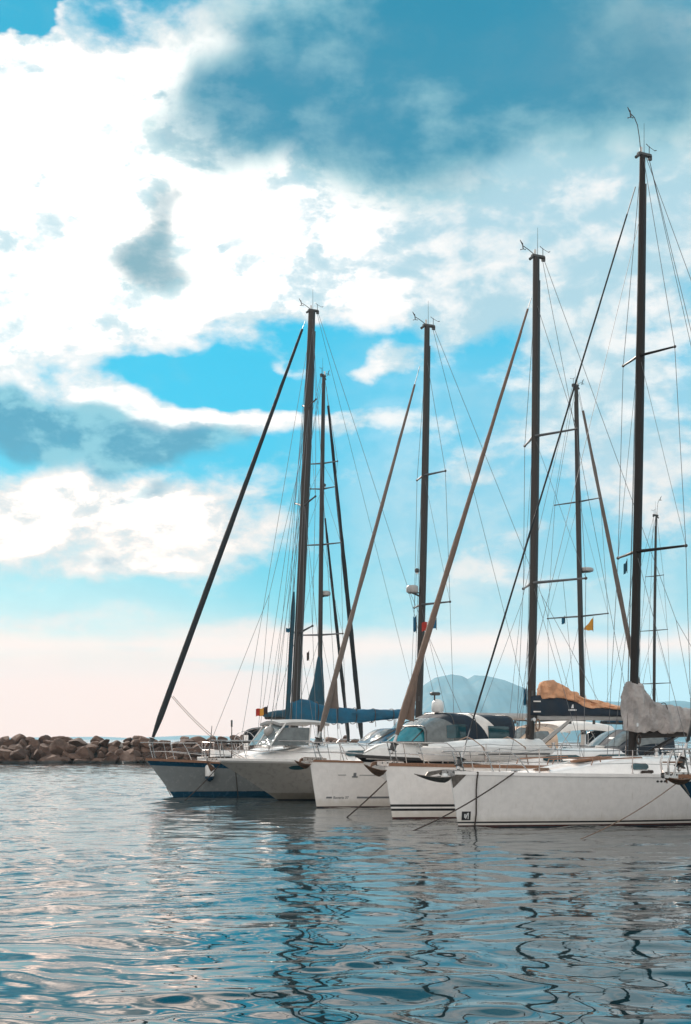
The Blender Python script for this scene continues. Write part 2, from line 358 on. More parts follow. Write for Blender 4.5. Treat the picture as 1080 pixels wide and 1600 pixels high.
# ------------------------------------------------------------------ mesh helpers
class MB:
    def __init__(s):
        s.v, s.f, s.mi, s.mats = [], [], [], []

    def idx(s, m):
        m = M[m] if isinstance(m, str) else m
        if m not in s.mats:
            s.mats.append(m)
        return s.mats.index(m)

    def add(s, vs_, fs, m):
        o = len(s.v)
        s.v += [tuple(p) for p in vs_]
        s.f += [tuple(i + o for i in f) for f in fs]
        k = s.idx(m)
        s.mi += [k] * len(fs)
        return s

    def loft(s, rings, m, closed=True, caps=True):
        """rings: list of equally long point lists; m a material or one per ring gap"""
        n = len(rings[0])
        vs_ = [p for r in rings for p in r]
        for i in range(len(rings) - 1):
            pass
        fs = []
        for i in range(len(rings) - 1):
            for j in range(n if closed else n - 1):
                k = (j + 1) % n
                fs.append((i * n + j, i * n + k, (i + 1) * n + k, (i + 1) * n + j))
        if caps and closed:
            fs.append(tuple(range(n))[::-1])
            fs.append(tuple((len(rings) - 1) * n + j for j in range(n)))
        return s.add(vs_, fs, m)

    def tube(s, pts, r, m, n=8, flat=1.0, caps=True):
        pts = [Vector(p) for p in pts]
        rs = r if isinstance(r, (list, tuple)) else [r] * len(pts)
        rings = []
        up = None
        for i, p in enumerate(pts):
            t = (pts[min(i + 1, len(pts) - 1)] - pts[max(i - 1, 0)]).normalized()
            if up is None:
                up = Vector((0, 1, 0)) if abs(t.y) < 0.9 else Vector((1, 0, 0))
            a = (up - t * up.dot(t)).normalized()
            up = a
            b = t.cross(a)
            rings.append([p + (a * math.cos(2 * math.pi * k / n) * flat + b * math.sin(2 * math.pi * k / n)) * rs[i] for k in range(n)])
        return s.loft(rings, m, True, caps)

    def box(s, c, size, m, rot=None, bevel=0.0):
        hx, hy, hz = size[0] / 2, size[1] / 2, size[2] / 2
        if not bevel:
            vs_ = [Vector((x, y, z)) for z in (-hz, hz) for x, y in ((-hx, -hy), (hx, -hy), (hx, hy), (-hx, hy))]
            fs = [(3, 2, 1, 0), (4, 5, 6, 7), (0, 1, 5, 4), (1, 2, 6, 5), (2, 3, 7, 6), (3, 0, 4, 7)]
        else:
            def ring(z, k):
                x, y = hx - k, hy - k
                q = bevel * 0.6
                return [Vector(p) for p in ((-x + q, -y, z), (x - q, -y, z), (x, -y + q, z), (x, y - q, z), (x - q, y, z), (-x + q, y, z), (-x, y - q, z), (-x, -y + q, z))]
            rr = [ring(-hz, bevel), ring(-hz + bevel, 0), ring(hz - bevel, 0), ring(hz, bevel)]
            vs_ = [p for r in rr for p in r]
            fs = [tuple(range(8))[::-1], tuple(range(24, 32))]
            for i in range(3):
                for j in range(8):
                    k = (j + 1) % 8
                    fs.append((i * 8 + j, i * 8 + k, (i + 1) * 8 + k, (i + 1) * 8 + j))
        if rot is not None:
            vs_ = [rot @ p for p in vs_]
        return s.add([p + Vector(c) for p in vs_], fs, m)

    def slab(s, grid, th, m):
        """a sheet of points given real thickness"""
        g = np.array([[tuple(p) for p in row] for row in grid], float)
        du = np.gradient(g, axis=0)
        dv = np.gradient(g, axis=1)
        nn = np.cross(du, dv)
        nn /= np.linalg.norm(nn, axis=2, keepdims=True) + 1e-9
        a, b = g + nn * th / 2, g - nn * th / 2
        r, c = g.shape[:2]
        vs_ = [tuple(p) for p in a.reshape(-1, 3)] + [tuple(p) for p in b.reshape(-1, 3)]
        o = r * c
        fs = []
        for i in range(r - 1):
            for j in range(c - 1):
                q = (i * c + j, i * c + j + 1, (i + 1) * c + j + 1, (i + 1) * c + j)
                fs.append(q)
                fs.append(tuple(x + o for x in q[::-1]))
        edge = [j for j in range(c)] + [i * c + c - 1 for i in range(1, r)] + [(r - 1) * c + j for j in range(c - 2, -1, -1)] + [i * c for i in range(r - 2, 0, -1)]
        for k in range(len(edge)):
            x, y = edge[k], edge[(k + 1) % len(edge)]
            fs.append((x, x + o, y + o, y))
        return s.add(vs_, fs, m)

    def ball(s, c, r, m, nu=14, nv=9, sq=(1, 1, 1)):
        rings = []
        for i in range(1, nv):
            a = math.pi * i / nv
            rings.append([(c[0] + r * sq[0] * math.sin(a) * math.cos(2 * math.pi * k / nu), c[1] + r * sq[1] * math.sin(a) * math.sin(2 * math.pi * k / nu), c[2] - r * sq[2] * math.cos(a)) for k in range(nu)])
        return s.loft(rings, m)

    def build(s, name, parent=None, label=None, sharp=35):
        me = bpy.data.meshes.new(name)
        me.from_pydata(s.v, [], s.f)
        for m in s.mats:
            me.materials.append(m)
        me.polygons.foreach_set('material_index', s.mi)
        bm = bmesh.new()
        bm.from_mesh(me)
        bmesh.ops.recalc_face_normals(bm, faces=bm.faces)
        bm.to_mesh(me)
        bm.free()
        me.polygons.foreach_set('use_smooth', [True] * len(me.polygons))
        me.set_sharp_from_angle(angle=R(sharp))
        o = bpy.data.objects.new(name, me)
        col.objects.link(o)
        if parent:
            o.parent = parent
        if label:
            o['label'] = label
        return o


def tag(o, label=None, cat=None, group=None, kind=None):
    for k, v in (('label', label), ('category', cat), ('group', group), ('kind', kind)):
        if v:
            o[k] = v
    return o


def empty(name, loc, rz=0.0):
    o = bpy.data.objects.new(name, None)
    o.empty_display_size = 0.5
    col.objects.link(o)
    o.location = loc
    o.rotation_euler = (0, 0, rz)
    return o


def world_at(px, py, d):
    return Vector(((px - CX) / F * d, d, H - (py - HOR) / F * d))


def lerp(a, b, t):
    return a + (b - a) * t


def interp(x, xs, ys):
    return float(np.interp(x, xs, ys))


# ------------------------------------------------------------------ water
def make_water():
    rng = np.random.default_rng(11)
    u_f = np.linspace(-0.40, 0.40, 760)
    out = 0.40 + np.array([0.03, 0.08, 0.16, 0.3, 0.6, 1.2, 2.5, 5, 10])
    us = np.concatenate([-out[::-1], u_f, out])
    d_f = 6.5 * (150 / 6.5) ** np.linspace(0, 1, 920)
    d_far = 150 * (6400 / 150) ** np.linspace(0, 1, 40)[1:]
    ds = np.concatenate([[-150, -40, -10, 0, 3, 5, 6], d_f, d_far])
    U, Dm = np.meshgrid(us, ds)
    X = U * np.maximum(Dm, 6.5)
    X = np.clip(X, -6400, 6400)
    Y = Dm.copy()
    Z = np.zeros_like(X)
    step = np.maximum(np.gradient(ds), 1e-3)[:, None]
    N = 90
    lam = np.exp(rng.uniform(math.log(0.36), math.log(3.0), N))
    # slow bending of the coordinates keeps the wave trains from looking ruled
    bx = X + 0.35 * np.sin(Y * 0.55 + 0.6 * np.sin(X * 0.31)) + 0.2 * np.sin(Y * 1.3 + X * 0.9)
    by = Y + 0.35 * np.sin(X * 0.47 + 1.1 * np.sin(Y * 0.21)) + 0.2 * np.sin(X * 1.2 - Y * 0.7)
    for l in lam:
        th = rng.normal(math.pi / 2, 0.75)
        k = 2 * math.pi / l
        slope = 0.0150 * (min(l / 0.8, 1.0) ** 1.0) * (min(1.0, 1.5 / l) ** 0.5)
        fade = np.clip((l / step - 2.2) / 2.5, 0, 1) * np.clip((l / (np.abs(Y) * 0.0011) - 3) / 3, 0, 1)
        Z += slope / k * fade * np.sin(k * (bx * math.cos(th) + by * math.sin(th)) + rng.uniform(0, 6.28))
    # livelier and calmer patches
    patch = 0.85 + 0.30 * np.sin(X * 0.23 + 1.3 * np.sin(Y * 0.13)) * np.sin(Y * 0.19 + 0.8 * np.sin(X * 0.17 + 2))
    calm = np.clip((np.hypot(X - 6.0, (Y - 31.0)) - 3) / 12, 0.8, 1)
    Z *= patch * calm * np.clip((Y - 4) / 3, 0, 1) * (np.abs(U) < 0.41)
    r, c = X.shape
    co = np.stack([X, Y, Z], -1).reshape(-1, 3).astype(np.float32)
    ii = np.arange(r * c).reshape(r, c)
    quads = np.stack([ii[:-1, :-1], ii[:-1, 1:], ii[1:, 1:], ii[1:, :-1]], -1).reshape(-1, 4).astype(np.int32)
    me = bpy.data.meshes.new('water')
    me.vertices.add(r * c)
    me.vertices.foreach_set('co', co.ravel())
    me.loops.add(quads.size)
    me.loops.foreach_set('vertex_index', quads.ravel())
    me.polygons.add(len(quads))
    me.polygons.foreach_set('loop_start', np.arange(0, quads.size, 4, dtype=np.int32))
    me.polygons.foreach_set('loop_total', np.full(len(quads), 4, dtype=np.int32))
    me.update(calc_edges=True)
    me.polygons.foreach_set('use_smooth', np.ones(len(quads), dtype=bool))
    m = bpy.data.materials.new('sea_water')
    m.use_nodes = True
    t = m.node_tree
    b = t.nodes['Principled BSDF']
    b.inputs['Base Color'].default_value = (0.0001, 0.014, 0.020, 1)
    b.inputs['Roughness'].default_value = 0.015
    b.inputs['IOR'].default_value = 1.40
    wn = NT(t)
    geo = wn.new('ShaderNodeNewGeometry')
    p = wn.vm('MULTIPLY', geo.outputs['Position'], (0.75, 1.3, 1.0))
    dist = wn.vm('LENGTH', geo.outputs['Position'])
    bn = wn.new('ShaderNodeBump')
    bn.inputs['Strength'].default_value = 1.0
    # capillary ripples, longer in the far field where the mesh carries no short waves
    hgt = wn.m('ADD', wn.m('MULTIPLY', wn.noise(p, 4.5, 2, 0.5), wn.ramp(dist, 9, 40, 0.0010, 0.010, False)),
               wn.m('MULTIPLY', wn.noise(p, 1.1, 2, 0.5), wn.ramp(dist, 30, 140, 0.0, 0.055, False)))
    t.links.new(hgt, bn.inputs['Height'])
    bn.inputs['Distance'].default_value = 1.0
    t.links.new(bn.outputs[0], b.inputs['Normal'])
    me.materials.append(m)
    o = bpy.data.objects.new('water', me)
    col.objects.link(o)
    tag(o, 'rippled harbour water mirroring the boats and the cloudy sky', 'water', None, 'structure')


make_water()


# ------------------------------------------------------------------ far land
def ridge(name, prof, Y, depth, label, m, seed, nx=320, ny=24):
    xs = [(p[0] - CX) / F * Y for p in prof]
    zs = [H - (p[1] - HOR) / F * Y for p in prof]
    X = np.linspace(xs[0], xs[-1], nx)
    g = []
    for j in range(ny + 1):
        v = j / ny * 2 - 1                    # -1 near foot, 0 crest, 1 far foot
        row = []
        for x in X:
            hz = interp(x, xs, zs)
            k = (1 - abs(v)) ** 0.8
            n = mnoise.fractal(Vector((x / depth * 5, v * 3.3, seed)), 0.9, 2.1, 6)
            row.append((x, Y + v * depth, hz * k * (1 + 0.22 * n * (abs(v) ** 0.5) * 1.6) + hz * 0.012 * n - 6 * abs(v) ** 4))
        g.append(row)
    mb = MB()
    vs_ = [p for r in g for p in r]
    n = nx
    mb.add(vs_, [(i * n + j, i * n + j + 1, (i + 1) * n + j + 1, (i + 1) * n + j) for i in range(ny) for j in range(n - 1)], m)
    o = mb.build(name, sharp=80)
    tag(o, label, 'mountain', None, 'structure')
    return o


hill_m = mat('hillside', (0.02, 0.12, 0.18), 0.95, var=0.2, scale=0.02)  # blue of the distant haze is partly put into the base colour
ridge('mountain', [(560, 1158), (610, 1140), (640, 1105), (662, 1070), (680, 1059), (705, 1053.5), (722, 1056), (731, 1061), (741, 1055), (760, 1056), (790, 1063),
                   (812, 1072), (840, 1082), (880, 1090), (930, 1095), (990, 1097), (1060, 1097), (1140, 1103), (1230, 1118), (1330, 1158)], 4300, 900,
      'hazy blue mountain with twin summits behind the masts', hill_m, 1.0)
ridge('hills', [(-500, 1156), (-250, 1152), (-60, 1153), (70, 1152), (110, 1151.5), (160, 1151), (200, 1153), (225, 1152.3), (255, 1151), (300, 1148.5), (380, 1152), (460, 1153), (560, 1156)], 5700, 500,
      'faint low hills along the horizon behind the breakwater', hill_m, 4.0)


# ------------------------------------------------------------------ breakwater of boulders
def boulder_mesh(seed):
    rng = random.Random(seed)
    bm = bmesh.new()
    bmesh.ops.create_icosphere(bm, subdivisions=3, radius=1.0)
    planes = []
    for _ in range(17):
        n = Vector((rng.gauss(0, 1), rng.gauss(0, 1), rng.gauss(0, 1))).normalized()
        planes.append((n, rng.uniform(0.5, 0.82)))
    off = Vector((seed * 3.1, seed * 1.7, 0))
    for v in bm.verts:
        p = v.co.copy()
        for n, d in planes:
            k = p.dot(n)
            if k > d:
                p -= n * (k - d) * 1.0
        p *= 1 + 0.04 * mnoise.noise(p * 1.6 + off) + 0.035 * mnoise.noise(p * 5 + off)
        v.co = p
    me = bpy.data.meshes.new('boulder')
    bm.to_mesh(me)
    bm.free()
    me.polygons.foreach_set('use_smooth', [True] * len(me.polygons))
    me.set_sharp_from_angle(angle=R(16))
    return me


def rock_mat():
    m = bpy.data.materials.new('boulder_stone')
    m.use_nodes = True
    t = m.node_tree
    b = t.nodes['Principled BSDF']
    wn = NT(t)
    tc = wn.new('ShaderNodeTexCoord')
    oi = wn.new('ShaderNodeObjectInfo')
    geo = wn.new('ShaderNodeNewGeometry')
    n = wn.noise(tc.outputs['Object'], 2.2, 8, 0.65)
    base = wn.mix(oi.outputs['Random'], (0.095, 0.052, 0.037), (0.20, 0.120, 0.086))
    c = wn.mix(wn.ramp(n, 0.35, 0.7), wn.mix(1.0, base, (0.62, 0.6, 0.6), 'MULTIPLY'), base)
    sp = wn.new('ShaderNodeSeparateXYZ')
    t.links.new(geo.outputs['Position'], sp.inputs[0])
    wet = wn.ramp(wn.m('ADD', sp.outputs[2], wn.m('MULTIPLY', n, 0.25)), 0.22, 0.42, 1.0, 0.0)
    c = wn.mix(wet, c, (0.022, 0.022, 0.02))           # weed and wet stone at the water's edge
    t.links.new(c, b.inputs['Base Color'])
    t.links.new(wn.ramp(wet, 0, 1, 0.9, 0.35), b.inputs['Roughness'])
    bn = wn.new('ShaderNodeBump')
    bn.inputs['Distance'].default_value = 0.10
    t.links.new(wn.noise(tc.outputs['Object'], 7, 6, 0.65), bn.inputs['Height'])
    t.links.new(bn.outputs[0], b.inputs['Normal'])
    return m


def breakwater():
    rng = random.Random(3)
    rm = rock_mat()
    kinds = [boulder_mesh(i + 1) for i in range(10)]
    for k in kinds:
        k.materials.append(rm)
    Y0 = 124.5
    x0, x1 = -36.0, 6.5
    mb = MB()
    rows = []
    for i in range(60):
        x = lerp(x0 - 8, x1 + 3, i / 59)
        n = mnoise.noise(Vector((x * 0.6, 0, 5)))
        rows.append([(x, Y0 - 0.6, -1.0), (x, Y0 + 0.9, 0.5 + 0.2 * n), (x, Y0 + 2.6, 1.35 + 0.2 * n), (x, Y0 + 4.2, 1.75 + 0.2 * n), (x, Y0 + 6.5, 1.5), (x, Y0 + 10, -1.0)])
    mb.loft(rows, mat('rubble_core', (0.03, 0.022, 0.018), 0.95, var=0.4), True, True)  # core coloured near black so the gaps between boulders read as shade
    tag(mb.build('breakwater_ground'), 'packed rubble core under the boulders of the breakwater', 'ground', None, 'structure')
    spec = [  # height, depth offset, spacing, size, vertical jitter
        (0.10, 0.0, 1.0, 0.82), (0.62, 0.75, 0.95, 0.82), (1.12, 1.6, 1.0, 0.86), (1.62, 2.5, 1.1, 0.86), (2.05, 3.6, 1.3, 0.84)]
    lab = ['dark wet boulder at the waterline foot of the brown breakwater', 'brown boulder on the low front slope of the breakwater',
           'brown boulder halfway up the front slope of the breakwater', 'brown boulder just below the crest of the breakwater',
           'brown boulder on the crest of the breakwater against pale sky']
    grp = ['boulders at the foot of the breakwater', 'boulders low on the breakwater slope', 'boulders halfway up the breakwater slope', 'boulders below the breakwater crest', 'boulders on the breakwater crest']
    for r, (z, dy, sp, sz) in enumerate(spec):
        x = x0 + rng.uniform(0, 1)
        while x < x1:
            big = rng.choice([0.6, 0.7, 0.85, 0.9, 1.0, 1.1, 1.5])
            if r == 4 and rng.random() < 0.18:
                x += sp
                continue
            big = min(big, 1.0) if r == 4 else big
            s = sz * big
            o = bpy.data.objects.new('boulder', rng.choice(kinds))
            col.objects.link(o)
            o.location = (x, Y0 + dy + rng.uniform(-0.3, 0.3), z - (0.12 if r == 4 else 0) * big + rng.uniform(-0.14, 0.14))
            o.scale = (s * rng.uniform(0.95, 1.35), s * rng.uniform(0.85, 1.1), s * rng.uniform(0.62, 0.85))
            o.rotation_euler = (rng.uniform(-0.4, 0.4), rng.uniform(-0.4, 0.4), rng.uniform(0, 6.28))
            tag(o, lab[r], 'boulder', grp[r])
            x += sp * (0.5 + 0.5 * big) * rng.uniform(0.8, 1.15)


breakwater()

# ------------------------------------------------------------------ boats
# every boat has its own frame: origin under the bow tip at the waterline, +x aft, +y to its far side, +z up
class Boat:
    def __init__(s, name, label, cat, tip_px, d, theta, L, B, sheer, rake, group=None, tr=0.8, um=0.55, wl_bow=0.45, wl_mid=0.9, power=2.1,
                 bands=(), top=('white', None), hull_mat='white', bottom='antifoul', stern_rake=0.3, chine=None, stem_curve=0.0):
        s.x0, s.d0 = (tip_px - CX) / F * d, d
        s.th = R(theta)
        s.c, s.sn = math.cos(s.th), math.sin(s.th)
        s.L, s.B, s.rake, s.tr, s.um = L, B, rake, tr, um
        s.sheer_x, s.sheer_z = [p[0] for p in sheer], [p[1] for p in sheer]
        s.wl_bow, s.wl_mid, s.power, s.stern_rake, s.chine, s.stem_curve = wl_bow, wl_mid, power, stern_rake, chine, stem_curve
        s.root = empty(name, (s.x0, s.d0, 0), s.th)
        tag(s.root, label, cat, group)
        s.hull_mesh(bands, top, hull_mat, bottom)

    # pixel of the photograph to a point of the boat on the lengthwise plane y = t
    def px(s, px, py, t=0.0):
        k = (px - CX) / F
        x = (k * (s.d0 + t * s.c) - s.x0 + t * s.sn) / (s.c - k * s.sn)
        d = s.d0 + x * s.sn + t * s.c
        return Vector((x, t, H - (py - HOR) / F * d))

    def to_world(s, p):
        return Vector((s.x0 + p[0] * s.c - p[1] * s.sn, s.d0 + p[0] * s.sn + p[1] * s.c, p[2]))

    def sheer(s, x):
        return interp(x, s.sheer_x, s.sheer_z)

    def plan(s, u):
        if u < s.um:
            return 1 - (1 - u / s.um) ** s.power
        return 1 - (1 - s.tr) * ((u - s.um) / (1 - s.um)) ** 2

    def stem(s, z):
        z0 = s.sheer_z[0]
        q = 1 - z / z0
        return s.rake * (q + s.stem_curve * q * (1 - q))

    def half(s, u, z):
        zs = s.sheer(u * s.L)
        h = z / zs
        bw = lerp(s.wl_bow, s.wl_mid, min(1, u / (s.um * 0.8)) ** 0.7)
        if z >= 0:
            if s.chine:
                hc, fc = s.chine            # knuckle height share, breadth share there
                f = lerp(bw * fc, lerp(bw, 1, 0.35) * 1.0, min(1, h / hc)) if h < hc else lerp(lerp(bw, 1, 0.35), 1, (h - hc) / (1 - hc))
            else:
                f = lerp(bw, 1, h ** 0.85)
        else:
            f = bw * (max(0.0, 1 - (z / 0.62) ** 2)) ** 0.6 * (s.chine[1] if s.chine else 1)
        return max(0.012, s.B / 2 * s.plan(u) * f)

    def xs(s, u, z):
        a, b = s.stem(z), s.L - s.stern_rake * (1 - z / max(0.1, s.sheer_z[-1]))
        return lerp(a, b, u)

    def skin(s, x, z, side=-1, proud=0.004):
        a, b = s.xs(0, z), s.xs(1, z)
        return Vector((x, side * (s.half(min(1, max(0, (x - a) / (b - a))), z) + proud), z))

    def deck_half(s, x):
        return s.half(min(1, max(0, x / s.L)), s.sheer(x))

    def hull_mesh(s, bands, top, hull_mat, bottom):
        """bands: (z from, z to, material) at fixed heights; top: (material, depth below the sheer)"""
        us = [0, 0.008, 0.02, 0.04, 0.065] + [i / 34 for i in range(3, 35)]
        zb = [b for b in bands]
        fixed = sorted({0.0} | {z for b in zb for z in b[:2]})
        mb = MB()
        rows = []
        for u in us:
            zs = s.sheer(u * s.L)
            zz = [-0.62, -0.45, -0.25, -0.1] + fixed
            t0 = zs - (top[1] or 0.06)
            zz += [lerp(fixed[-1], t0, k / 7) for k in range(1, 8)] + [lerp(t0, zs, 0.5), zs]
            rows.append([(s.xs(u, z), s.half(u, z), z) for z in zz])
        n = len(rows[0])
        nf = len(fixed)

        def m_of(j):
            if j < 4:
                return bottom
            j -= 4
            if j < nf - 1:
                a, b = fixed[j], fixed[j + 1]
                for q in zb:
                    if q[0] <= a + 1e-6 and b <= q[1] + 1e-6:
                        return q[2]
                return hull_mat
            return top[0] if (top[1] and j >= nf + 6) else hull_mat
        for side in (1, -1):
            vs_ = [(p[0], p[1] * side, p[2]) for r in rows for p in r]
            for j in range(n - 1):
                mb.add([], [], m_of(j))
            base = len(mb.v)
            mb.v += vs_
            for i in range(len(rows) - 1):
                for j in range(n - 1):
                    mb.f.append(tuple(base + q for q in (i * n + j, (i + 1) * n + j, (i + 1) * n + j + 1, i * n + j + 1)))
                    mb.mi.append(mb.idx(m_of(j)))
        # stem closing strip and transom
        f0 = rows[0]
        for j in range(n - 1):
            mb.add([(f0[j][0], f0[j][1], f0[j][2]), (f0[j][0], -f0[j][1], f0[j][2]), (f0[j + 1][0], -f0[j + 1][1], f0[j + 1][2]), (f0[j + 1][0], f0[j + 1][1], f0[j + 1][2])], [(0, 1, 2, 3)], m_of(j))
        l0 = rows[-1]
        for j in range(n - 1):
            mb.add([(l0[j][0], l0[j][1], l0[j][2]), (l0[j][0], -l0[j][1], l0[j][2]), (l0[j + 1][0], -l0[j + 1][1], l0[j + 1][2]), (l0[j + 1][0], l0[j + 1][1], l0[j + 1][2])], [(0, 3, 2, 1)], m_of(j))
        s.hull = mb.build('hull', s.root, sharp=50)

    def deck(s, m='deck', rail='white', rail_h=0.05, camber=0.09, rail_w=0.05):
        mb = MB()
        rows = []
        for i in range(41):
            x = 0.03 + (s.L - 0.04) * i / 40
            hb = s.deck_half(x) - 0.012
            rows.append([(x, hb * k, s.sheer(x) - 0.012 + camber * (1 - k * k) * min(1, hb)) for k in (-1, -0.66, -0.33, 0, 0.33, 0.66, 1)])
        mb.loft(rows, m, closed=False)
        dk = mb.build('deck', s.root)
        rb = MB()
        for side in (-1, 1):
            rb.loft([[(x, side * (s.deck_half(x) + dy), s.sheer(x) + dz) for dy, dz in ((0.012, -0.03), (0.012, rail_h), (-rail_w, rail_h), (-rail_w, -0.03))]
                     for x in [0.0 + (s.L - 0.02) * (i / 44) ** 1.3 for i in range(45)]], rail)
        rb.build('toe_rail', dk)
        s.dk = dk
        return dk

    def zdeck(s, x, y=0.0):
        hb = max(0.05, s.deck_half(x))
        return s.sheer(x) - 0.012 + 0.09 * (1 - min(1, (y / hb) ** 2)) * min(1, hb)

    def coachroof(s, prof, wfrac=0.62, m='white', windows=(), hatches=(), name='coachroof', inset=0.86):
        """prof: list of (x, top z); windows: (x0, x1, share of height lo, hi)"""
        mb = MB()
        xs = np.linspace(prof[0][0], prof[-1][0], 26)
        tops = [interp(x, [p[0] for p in prof], [p[1] for p in prof]) for x in xs]

        def prof_at(x):
            zt = interp(x, [p[0] for p in prof], [p[1] for p in prof])
            wb = s.deck_half(x) * wfrac
            zb = s.zdeck(x, wb) - 0.05
            zt = max(zt, zb + 0.06)
            return wb, zb, zt

        def ring(x):
            wb, zb, zt = prof_at(x)
            h = zt - zb
            k = min(0.09, h * 0.4)
            half_ = [(wb, zb), (lerp(wb, wb * inset, 0.8), zt - k * 1.1), (wb * inset - 0.35 * k, zt - 0.3 * k), (wb * inset - 1.3 * k, zt), (wb * 0.4, zt + 0.035), (0, zt + 0.045)]
            return [(x, -y, z) for y, z in half_] + [(x, y, z) for y, z in half_[::-1][1:]]
        mb.loft([ring(x) for x in xs], m)
        o = mb.build(name, s.root)
        for (a, b, lo, hi, wm) in windows:
            for side in (-1, 1):
                wbm = MB()
                g = []
                for i in range(9):
                    x = lerp(a, b, i / 8)
                    wb, zb, zt = prof_at(x)
                    row = []
                    e = min(1, min(i, 8 - i) / 1.2 + 0.35)
                    mid = (lo + hi) / 2
                    for q in (mid - (mid - lo) * e, mid + (hi - mid) * e):
                        z = lerp(zb, zt - 0.1 * min(0.09, (zt - zb) * 0.4), q)
                        y = lerp(wb, lerp(wb, wb * inset, 0.8), q)
                        row.append((x, side * (y + 0.008), z))
                    g.append(row)
                wbm.slab(g, 0.012, wm)
                wbm.build('window', o)
        for (x, w_, l_) in hatches:
            hb_ = MB()
            zt = prof_at(x)[2]
            hb_.box((x, 0, zt + 0.075), (l_, w_, 0.05), 'plastic_white', bevel=0.015)
            hb_.box((x, 0, zt + 0.106), (l_ * 0.8, w_ * 0.8, 0.014), 'glass', bevel=0.004)
            hb_.build('hatch', o)
        return o

    # ---------------------------------------------------------------- rig
    def mast(s, base_px, top_px, r=(0.10, 0.085), m='alu', deck_z=None, spreaders=(), mtop='vane', t=0.0):
        p0, p1 = s.px(*base_px), s.px(*top_px)
        if deck_z is not None:
            k = (deck_z - p0.z) / (p1.z - p0.z)
            p0 = p0.lerp(p1, k)
        s.m0, s.m1, s.mr = p0, p1, r
        mb = MB()
        n = 22
        pts = [p0.lerp(p1, i / n) for i in range(n + 1)]
        for p in pts:       # a trace of bend
            q = (p.z - p0.z) / (p1.z - p0.z)
            p.x += 0.05 * math.sin(q * math.pi)
        rr = [lerp(r[0], r[0], min(1, i / n / 0.7)) if i / n < 0.7 else lerp(r[0], r[1], (i / n - 0.7) / 0.3) for i in range(n + 1)]
        mb.tube(pts, rr, m, 14, flat=0.68)
        # luff groove on the after face
        mb.tube([p + Vector((rr[0] * 0.98, 0, 0)) for p in pts[2:-1]], 0.016, m, 6)
        # base collar, gooseneck and winches
        mb.tube([p0 - Vector((0, 0, 0.05)), p0 + Vector((0, 0, 0.10))], r[0] * 1.35, 'plastic_dark', 12, flat=0.8)
        for sgn in (-1, 1):
            mb.tube([p0 + Vector((0, sgn * r[0] * 0.6, 0.85)), p0 + Vector((0, sgn * (r[0] * 0.6 + 0.12), 0.87))], 0.055, 'steel', 10)
            mb.box(p0 + Vector((0.0, sgn * r[0] * 0.68, 1.6)), (0.05, 0.05, 0.16), 'plastic_dark')
        s.mast_o = mb.build('mast', s.root)
        s.mm = m
        s.tips = []
        for (py, hl, sweep, lift, rad) in spreaders:
            a = s.on_mast(py)
            for sgn in (-1, 1):
                tip = a + Vector((sweep, sgn * hl, lift))
                sb = MB()
                sb.tube([a + Vector((0, sgn * r[0] * 0.5, 0)), a.lerp(tip, 0.5), tip], [rad * 1.25, rad * 1.05, rad * 0.8], m if m == 'carbon' else 'wire', 8, flat=1.0)
                sb.ball(tip, rad * 1.35, 'plastic_dark', 8, 6)
                sb.build('spreader', s.mast_o)
                s.tips.append((sgn, tip))
        # masthead
        tp = s.m1
        hb = MB()
        hb.box(tp + Vector((0.06, 0, 0.03)), (0.42, 0.11, 0.09), 'plastic_dark', bevel=0.02)
        hb.box(tp + Vector((0.24, 0, -0.02)), (0.10, 0.06, 0.12), 'plastic_dark')
        hb.tube([tp + Vector((-0.02, 0.03, 0.05)), tp + Vector((-0.02, 0.03, 0.22))], 0.035, 'plastic_white', 8)
        hb.tube([tp + Vector((-0.14, -0.03, -0.02)), tp + Vector((-0.24, -0.03, -0.10))], 0.04, 'plastic_dark', 8)
        hb.build('masthead_fitting', s.mast_o)
        if mtop in ('vane', 'tall'):
            vb = MB()
            if mtop == 'tall':
                pts = [tp + Vector(q) for q in ((-0.05, 0, 0.05), (-0.10, 0, 0.45), (-0.16, 0, 0.75), (-0.26, 0, 0.93), (-0.38, 0, 1.0))]
            else:
                pts = [tp + Vector(q) for q in ((-0.05, 0, 0.06), (-0.25, 0, 0.17), (-0.44, 0, 0.25))]
            e = pts[-1]
            vb.tube(pts, 0.011, 'plastic_dark', 6)
            vb.tube([e + Vector((0, 0, -0.10)), e + Vector((-0.02, 0, 0.08))], 0.015, 'plastic_dark', 6)
            vb.tube([e + Vector((-0.10, 0, 0.15)), e + Vector((-0.02, 0, 0.04))], [0.009, 0.02], 'plastic_dark', 6)
            for k in range(3):
                a = k * 2.09
                q = e + Vector((0.07 * math.cos(a), 0.07 * math.sin(a), -0.09))
                vb.tube([e + Vector((0, 0, -0.09)), q], 0.008, 'plastic_dark', 5)
                vb.ball(q, 0.018, 'plastic_dark', 7, 5)
            vb.build('wind_sensor', s.mast_o)
            ab = MB()
            q = tp + Vector((0.26, 0.05, 0.05))
            ab.tube([q, q + Vector((0, 0, 0.26))], 0.010, 'plastic_dark', 5)
            q = q + Vector((0, 0, 0.24))
            ab.tube([q + Vector((-0.10, 0, 0.06)), q, q + Vector((0.20, 0.03, -0.05))], [0.010, 0.007, 0.006], 'plastic_dark', 5)
            ab.tube([q + Vector((0.20, 0.03, -0.05)), q + Vector((0.26, 0.03, -0.03))], 0.012, 'plastic_dark', 5)
            ab.build('wind_vane', s.mast_o)
            tb = MB()
            q = tp + Vector((0.02, -0.04, 0.07))
            tb.tube([q, q + Vector((0, 0, 0.75))], [0.008, 0.004], 'plastic_dark', 5)
            tb.build('antenna', s.mast_o)
        return s.mast_o

